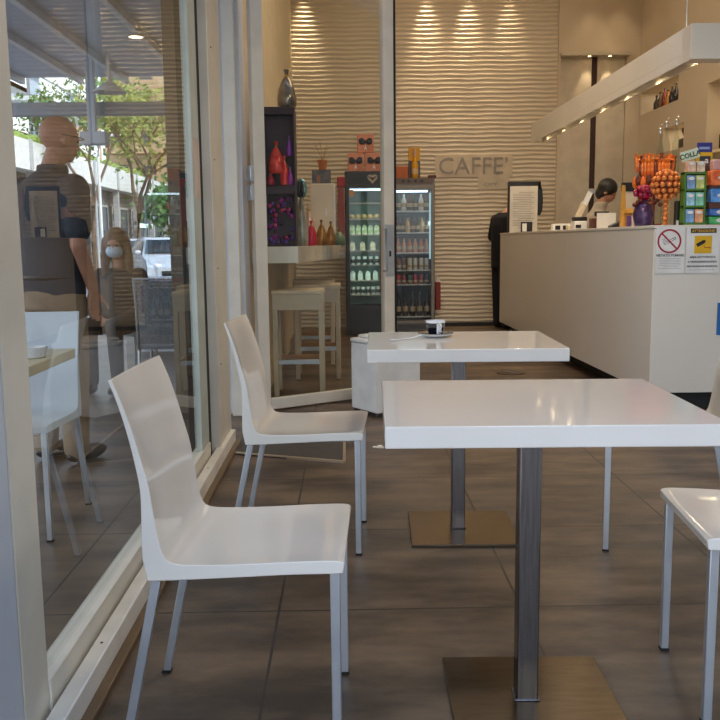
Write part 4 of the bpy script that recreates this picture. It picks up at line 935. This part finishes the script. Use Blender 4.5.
for r in range(5):
    for c in range(4):
        x = -7.4+c*2.6; z = 4.2+r*2.9
        f = MB().box(x, x+1.3, -.06, 0, z, z+1.7).build('window', mat('brown_shutter', (136, 110, 90), .6), t); MB().box(x+.12, x+1.18, -.09, -.06, z+.1, z+1.6).build('pane', PANE, f)
    MB().box(-7.6, -2.8, -1.2, 0, 3.9+r*2.9, 4.1+r*2.9).box(-7.6, -2.8, -1.25, -1.15, 3.9+r*2.9, 4.8+r*2.9).build('balcony', mat('sand_balcony', (190, 160, 124), .7), t)

# ---- street furniture
t = thing('street_lamp', 'pale curved street lamp before the beige building', 'street lamp', (-8.3, 30, -.15))
MB().tube([(0, 0, 0), (0, 0, 4.2), (.05, 0, 4.6), (.25, 0, 4.85), (.6, 0, 4.92)], .05, 8).build('pole', WHITE, t, smooth=True)
MB().ball(.75, 0, 4.88, .12, (1.6, 1, .4), n=8).build('lamp_head', WHITE, t, smooth=True)
t = thing('parking_sign', 'white pole with a round blue and red no parking sign', 'road sign', (-4.25, 22, -.15))
MB().cyl(0, 0, 0, 2.7, .03, n=10).build('pole', WHITE, t)
RX = Matrix.Translation((.06, -.04, 2.22)) @ Matrix.Rotation(PI/2, 4, 'X')
MB().cyl(0, 0, 0, .02, .22, m=RX, n=32).build('disc', mat('road_red', (190, 40, 40), .4), t); MB().cyl(0, 0, .02, .03, .17, m=RX, n=32).build('blue_field', mat('road_blue', (50, 80, 170), .4), t)
MB().box(-.02, .02, -.18, .18, .03, .04, m=RX @ Matrix.Rotation(PI/4, 4, 'Z')).build('red_bar', MATS['road_red'], t)
MB().box(-.15, .25, -.06, -.03, 1.75, 1.95).build('plate', WHITE, t)

def tree(label, loc, h, crown, nleaf, leafc, trunk_r=.1, seed=1, low=.35, leaf=.10):
    rnd = random.Random(seed); t = thing('street_tree', label, 'tree', loc)
    mb = MB(); tips = []
    def br(p, d, L, r, dep):
        q = p+d*L; mid = p+d*L*.5+Vector((rnd.uniform(-1, 1), rnd.uniform(-1, 1), 0))*L*.06
        mb.tube([p, mid, q], r, 6, r*.65)
        if dep == 0: tips.append(q); return
        if dep < 3: tips.append(mid)
        for k in range(3):
            nd = (d+Vector((rnd.uniform(-1, 1), rnd.uniform(-1, 1), rnd.uniform(-.15, .55)))*.8).normalized()
            br(q, nd, L*rnd.uniform(.6, .8), r*.6, dep-1)
    br(Vector((0, 0, 0)), Vector((0, 0, 1)), h*low, trunk_r, 4)
    mb.build('trunk', mat('tree_bark', (120, 100, 80), .8), t, smooth=True)
    bm = bmesh.new(); 
    for i in range(nleaf):
        c = tips[rnd.randrange(len(tips))]+Vector((rnd.gauss(0, 1), rnd.gauss(0, 1), rnd.gauss(0, .8)))*crown
        a = Vector((rnd.uniform(-1, 1), rnd.uniform(-1, 1), rnd.uniform(-1, 1))).normalized(); b = a.orthogonal().normalized()
        s = leaf*rnd.uniform(.6, 1.3)
        bm.faces.new([bm.verts.new(c+a*s*u+b*s*.5*v) for u, v in ((-1, 0), (0, 1), (1, 0), (0, -1))])
    me = bpy.data.meshes.new('foliage'); bm.to_mesh(me); bm.free(); me.materials.append(leafc)
    o = bpy.data.objects.new('foliage', me); COL.objects.link(o); o.parent = t
    return t
LY = mat('yellow_green_leaf', (150, 156, 70), .6, noise=(2, (110, 134, 54), 2)); LG = mat('fresh_green_leaf', (96, 132, 62), .6, noise=(2, (70, 108, 50), 2))
tree('tall sparse yellow green street tree before the beige building', (-6.3, 27, -.15), 6.2, .30, 1500, LY, .12, 3, .36)
tree('second sparse street tree, left of the tall yellow green one', (-9.4, 33, -.15), 6.8, .35, 2200, LG, .12, 8, .4)
tree('dense dark green tree low behind the street poles', (-8.4, 46, -.15), 4.6, .7, 3000, LG, .14, 5, .3, .2)
tree('farther green tree beside the beige building', (-8.2, 60, -.15), 6.0, 1.0, 3000, LG, .16, 9, .3, .25)

# ================= PEOPLE =================
def remesh(parts, name, m, parent, vox=.008, smooth=4):
    me = bpy.data.meshes.new('tmp'); bmesh.ops.recalc_face_normals(parts.bm, faces=parts.bm.faces); parts.bm.to_mesh(me); parts.bm.free()
    o = bpy.data.objects.new('tmp', me); COL.objects.link(o)
    r = o.modifiers.new('r', 'REMESH'); r.mode = 'VOXEL'; r.voxel_size = vox
    s = o.modifiers.new('s', 'SMOOTH'); s.iterations = smooth; s.factor = .6
    dg = bpy.context.evaluated_depsgraph_get(); dg.update()
    m2 = bpy.data.meshes.new_from_object(o.evaluated_get(dg)); bpy.data.objects.remove(o); m2.name = name
    m2.materials.clear(); m2.materials.append(m); m2.shade_smooth()
    ob = bpy.data.objects.new(name, m2); COL.objects.link(ob); ob.parent = parent
    return ob
def cap(mb, a, ra, b, rb, n=14):
    a, b = Vector(a), Vector(b); mb.tube([a, (a*2+b)/3, (a+b*2)/3, b], ra, n, rb)
    mb.ball(*a, ra, n=10); mb.ball(*b, rb, n=10)
def loft(mb, secs, n=24, tilt=None):
    """secs: (cx, cy, z, rx, ry)"""
    rings = []
    for (cx, cy, z, rx, ry) in secs:
        rings.append([mb.bm.verts.new((cx+rx*math.cos(2*PI*k/n), cy+ry*math.sin(2*PI*k/n), z)) for k in range(n)])
    for A, B in zip(rings, rings[1:]):
        for k in range(n): mb.bm.faces.new((A[k], A[(k+1) % n], B[(k+1) % n], B[k]))
    mb.bm.faces.new(rings[0][::-1]); mb.bm.faces.new(rings[-1])
def hand(mb, w, d, side=1, curl=.5):
    """w wrist point, d direction of the hand; five separate bent fingers"""
    w = Vector(w); d = Vector(d).normalized(); lat = Vector((0, 1, 0)) if abs(d.y) < .8 else Vector((1, 0, 0))
    nrm = d.cross(lat).normalized()*side; lat = nrm.cross(d).normalized()
    for k in (-1, -.33, .33, 1): cap(mb, w+lat*k*.018, .014, w+d*.085+lat*k*.030, .012, 8)
    for k, L in ((-1, .062), (-.33, .076), (.33, .080), (1, .070)):
        p = w+d*.085+lat*k*.031; e = d
        for j, f in enumerate((.45, .32, .23)):
            e = (e+nrm*curl*.55).normalized(); q = p+e*L*f; cap(mb, p, .0088-.0008*j, q, .008-.0008*j, 8); p = q
    p = w+d*.025+lat*.024; e = (d+lat*.9+nrm*.3).normalized()
    for j, L in enumerate((.042, .032, .026)):
        q = p+e*L; cap(mb, p, .011-.001*j, q, .010-.001*j, 8); p = q; e = (e+d*.5+nrm*.2).normalized()
def head(mb, c, yaw=0, pitch=0):
    """c = centre of head; returns matrix"""
    M = Matrix.Translation(c) @ Matrix.Rotation(yaw, 4, 'Z') @ Matrix.Rotation(pitch, 4, 'X')
    mb.ball(0, -.012, .025, .098, (.80, 1.0, .93), n=18, m=M)
    mb.ball(0, .022, -.035, .072, (.82, .95, 1.0), n=16, m=M); mb.ball(0, .045, -.075, .040, (1, .9, .8), n=12, m=M)
    mb.ball(0, .092, -.022, .014, (.8, 1.1, 1.6), n=8, m=M); mb.ball(0, .080, .018, .022, (2.2, .6, .5), n=8, m=M)
    mb.ball(0, .086, -.058, .013, (1.8, .6, .6), n=8, m=M)
    for s in (-1, 1): mb.ball(s*.080, -.005, -.012, .026, (.35, .75, 1.2), n=10, m=M)
    return M
def face_bits(M, parent):
    e = MB()
    for s in (-1, 1): e.ball(s*.031, .080, .002, .0095, (1.2, .6, .7), n=8, m=M)
    e.build('eyes', mat('dark_eye', (40, 30, 26), .2), parent, smooth=True)
    MB().ball(0, .090, -.060, .018, (1.2, .3, .3), n=8, m=M).build('mouth', mat('lip', (160, 90, 84), .5), parent, smooth=True)

# standing man, back three-quarter view
man = thing('person', 'bald man in dark polo and khaki trousers standing outside with his back turned', 'person', (-1.50, 4.5, 0), math.radians(-28))
b = MB(); HC = Vector((.05, .045, 1.655))
Mh = head(b, HC, -.35, -.15)
cap(b, (.01, -.01, 1.44), .062, (.04, .02, 1.58), .056)
loft(b, [(0, 0, .88, .15, .11), (0, 0, 1.1, .15, .11), (0, 0, 1.3, .17, .11), (0, 0, 1.42, .14, .09), (0, 0, 1.47, .06, .06)])
for s in (-1, 1):
    sh = Vector((s*.185, -.01, 1.405)); el = Vector((s*.235, -.055, 1.13)); wr = Vector((s*.215, .05, .90))
    cap(b, sh, .055, el, .040); cap(b, el, .042, wr, .028); hand(b, wr, (-.1*s, .10, -1), s, .35)
    cap(b, (s*.09, 0, .88), .075, (s*.10, .01, .48), .055); cap(b, (s*.10, .01, .48), .05, (s*.11, -.02, .09), .04)
remesh(b, 'body', mat('tanned_skin', (176, 124, 100), .5), man, .0075, 3)
face_bits(Mh, man)
b = MB()
loft(b, [(0, -.01, .86, .182, .135), (0, -.01, .98, .185, .142), (0, 0, 1.12, .178, .138), (0, 0, 1.28, .198, .138), (0, -.01, 1.40, .205, .12), (0, -.01, 1.46, .12, .09), (.01, 0, 1.50, .072, .07)])
for s in (-1, 1): cap(b, (s*.178, -.01, 1.402), .079, (s*.228, -.045, 1.205), .066)
remesh(b, 'polo_shirt', mat('charcoal_polo', (50, 54, 64), .8, noise=(30, (44, 47, 56), 2)), man, .012, 5)
b = MB(); loft(b, [(.01, .01, 1.465, .084, .078), (.02, .01, 1.50, .080, .076), (.02, .01, 1.525, .076, .072), (.02, .01, 1.53, .062, .06), (.01, .01, 1.47, .07, .07)])
b.build('collar', mat('dark_collar', (48, 52, 60), .8), man, smooth=True)
b = MB(); loft(b, [(0, -.01, .80, .180, .140), (0, -.01, .90, .176, .138), (0, -.01, .975, .168, .128)])
for s in (-1, 1):
    cap(b, (s*.085, -.015, .84), .108, (s*.10, 0, .48), .082); cap(b, (s*.10, 0, .48), .08, (s*.11, -.02, .08), .066)
remesh(b, 'trousers', mat('khaki_cotton', (150, 128, 104), .85, noise=(9, (134, 112, 90), 4), bump=(12, .6)), man, .013, 4)
MB().tube([(.17*math.cos(a*PI/12), -.01+.134*math.sin(a*PI/12), .965) for a in range(25)], .014, 6).build('belt', mat('dark_belt', (44, 34, 30), .5), man, smooth=True)
for s in (-1, 1): MB().ball(s*.11, .05, .045, .06, (.85, 2.3, .75), n=12).build('shoe', BLACK, man, smooth=True)
g = MB()
for s in (-1, 1): g.tube([Mh @ Vector((s*.084, -.03, .012)), Mh @ Vector((s*.086, .06, .018)), Mh @ Vector((s*.06, .098, .016))], .003, 6)
g.tube([Mh @ Vector((-.06, .098, .016)), Mh @ Vector((.06, .098, .016))], .003, 6)
g.build('glasses', BLACK, man, smooth=True)

# seated masked woman
wo = thing('person', 'seated woman with long fair brown hair, pale face mask and dark brown coat', 'person', (-1.79, 6.93, 0), PI-.12)
b = MB(); HC = Vector((0, .06, 1.125))
Mh = head(b, HC, .1, -.12)
cap(b, (0, .0, .93), .05, (0, .035, 1.06), .047)
loft(b, [(0, 0, .46, .15, .11), (0, 0, .7, .13, .10), (0, 0, .86, .15, .09), (0, 0, .93, .05, .05)])
for s in (-1, 1):
    sh = Vector((s*.155, 0, .88)); el = Vector((s*.22, .06, .62)); wr = Vector((s*.09, .25, .57))
    cap(b, sh, .045, el, .035); cap(b, el, .036, wr, .024); hand(b, wr, (-s*.6, 1, -.2), s, .5)
    cap(b, (s*.09, 0, .5), .075, (s*.10, .42, .50), .055); cap(b, (s*.10, .42, .50), .05, (s*.10, .40, .08), .035)
remesh(b, 'body', SKIN, wo, .008, 3)
face_bits(Mh, wo)
b = MB()
b.ball(0, -.022, .035, .108, (.88, .98, .95), n=16, m=Mh)
for s in (-1, 1):
    cap(b, Mh @ Vector((s*.078, -.01, .03)), .036, Mh @ Vector((s*.092, .0, -.12)), .038); cap(b, Mh @ Vector((s*.092, 0, -.12)), .038, Mh @ Vector((s*.10, .02, -.30)), .024)
cap(b, Mh @ Vector((0, -.07, 0)), .08, Mh @ Vector((0, -.09, -.25)), .06)
remesh(b, 'hair', mat('fair_brown_hair', (140, 108, 76), .6, noise=(30, (104, 78, 54), 4), aniso=(8, 8, 1)), wo, .010, 3)
b = MB(); b.ball(0, .052, -.046, .068, (.98, .95, .74), n=14, m=Mh); b.build('face_mask', mat('pale_blue_mask', (200, 214, 226), .7), wo, smooth=True)
b = MB()
loft(b, [(0, .02, .44, .20, .17), (0, 0, .6, .185, .15), (0, 0, .78, .19, .14), (0, 0, .88, .175, .11), (0, 0, .94, .09, .08)])
for s in (-1, 1):
    cap(b, (s*.155, 0, .88), .068, (s*.225, .06, .62), .058); cap(b, (s*.225, .06, .62), .056, (s*.10, .235, .57), .044)
remesh(b, 'coat', mat('dark_brown_coat', (74, 60, 52), .85, noise=(10, (60, 48, 42), 4)), wo, .012, 4)
b = MB()
for s in (-1, 1):
    cap(b, (s*.09, 0, .52), .095, (s*.10, .42, .51), .072); cap(b, (s*.10, .42, .50), .065, (s*.10, .40, .10), .05)
remesh(b, 'trousers', mat('charcoal_trousers', (54, 50, 52), .85), wo, .013, 4)
for s in (-1, 1): MB().ball(s*.10, .46, .045, .05, (.85, 2.3, .8), n=12).build('shoe', BLACK, wo, smooth=True)

# barista in black at the far end of the counter (head behind the menu board)
pb = thing('person', 'person in black standing at the far counter end, face hidden by the menu board', 'person', (1.98, 11.06, 0), -PI/2+.35)
b = MB(); HC = Vector((0, .20, 1.63)); Mh = head(b, HC, 0, -.3)
cap(b, (0, .03, 1.44), .052, (0, .16, 1.56), .048)
loft(b, [(0, 0, .9, .14, .10), (0, 0, 1.2, .14, .10), (0, 0, 1.38, .15, .09), (0, .02, 1.45, .05, .05)])
for s in (-1, 1):
    el = Vector((s*.22, -.02, 1.17)); wr = Vector((s*.16, .17, 1.245))
    cap(b, (s*.17, 0, 1.38), .045, el, .038); cap(b, el, .038, wr, .026); hand(b, wr, (-.1*s, 1, -.1), s, .3)
    cap(b, (s*.09, 0, .9), .075, (s*.09, 0, .1), .04)
remesh(b, 'body', SKIN, pb, .009, 3); face_bits(Mh, pb)
b = MB(); b.ball(0, -.02, .035, .106, (.86, .98, .93), n=16, m=Mh); remesh(b, 'hair', mat('black_hair', (24, 20, 20), .5), pb, .01, 2)
BLK = mat('black_cotton', (28, 28, 34), .85)
b = MB(); loft(b, [(0, 0, .86, .17, .13), (0, 0, 1.1, .165, .13), (0, 0, 1.3, .185, .13), (0, 0, 1.41, .17, .105), (0, .02, 1.47, .08, .08)])
for s in (-1, 1):
    cap(b, (s*.165, 0, 1.385), .07, (s*.222, -.02, 1.17), .06); cap(b, (s*.222, -.02, 1.17), .056, (s*.165, .155, 1.24), .042)
remesh(b, 'black_top', BLK, pb, .012, 4)
b = MB(); loft(b, [(0, 0, .78, .17, .13), (0, 0, .95, .165, .125)])
for s in (-1, 1): cap(b, (s*.08, 0, .82), .095, (s*.09, 0, .09), .062)
remesh(b, 'trousers', BLK, pb, .014, 3)
for s in (-1, 1): MB().ball(s*.09, .05, .045, .05, (.85, 2.2, .8), n=10).build('shoe', BLACK, pb, smooth=True)

# second barista, head bent behind the counter
pc = thing('person', 'dark haired barista bending forward behind the counter near the tall doors', 'person', (2.77, 9.62, 0), -PI/2-.2)
b = MB(); HC = Vector((0, .10, 1.635)); Mh = head(b, HC, -.2, -.55)
cap(b, (0, .0, 1.42), .055, (0, .07, 1.58), .05)
loft(b, [(0, -.06, .9, .14, .10), (0, -.05, 1.2, .14, .10), (0, -.02, 1.36, .15, .09), (0, .0, 1.43, .05, .05)])
for s in (-1, 1):
    el = Vector((s*.23, .05, 1.12)); wr = Vector((s*.12, .30, 1.12))
    cap(b, (s*.17, -.02, 1.35), .045, el, .038); cap(b, el, .038, wr, .026); hand(b, wr, (-.3*s, 1, 0), s, .5)
    cap(b, (s*.09, -.06, .9), .075, (s*.09, -.06, .1), .04)
remesh(b, 'body', mat('warm_skin', (170, 120, 94), .5), pc, .009, 3); face_bits(Mh, pc)
b = MB(); b.ball(0, -.026, .038, .110, (.9, 1.0, .95), n=16, m=Mh); b.ball(0, -.05, -.03, .080, (1, .9, 1.1), n=12, m=Mh); remesh(b, 'hair', mat('black_hair', (24, 20, 20), .5), pc, .01, 2)
b = MB(); loft(b, [(0, -.06, .86, .17, .13), (0, -.05, 1.1, .165, .13), (0, -.03, 1.28, .185, .13), (0, -.02, 1.38, .17, .105), (0, .01, 1.45, .08, .08), (0, .04, 1.53, .070, .072)])
for s in (-1, 1):
    cap(b, (s*.165, -.02, 1.355), .07, (s*.232, .05, 1.12), .06); cap(b, (s*.232, .05, 1.12), .054, (s*.13, .27, 1.12), .042)
remesh(b, 'grey_shirt', mat('taupe_shirt', (168, 158, 142), .85), pc, .012, 4)
b = MB(); loft(b, [(0, -.06, .78, .17, .13), (0, -.06, .95, .165, .125)])
for s in (-1, 1): cap(b, (s*.08, -.06, .82), .095, (s*.09, -.06, .09), .062)
remesh(b, 'trousers', BLK, pc, .014, 3)
for s in (-1, 1): MB().ball(s*.09, -.01, .045, .05, (.85, 2.2, .8), n=10).build('shoe', BLACK, pc, smooth=True)
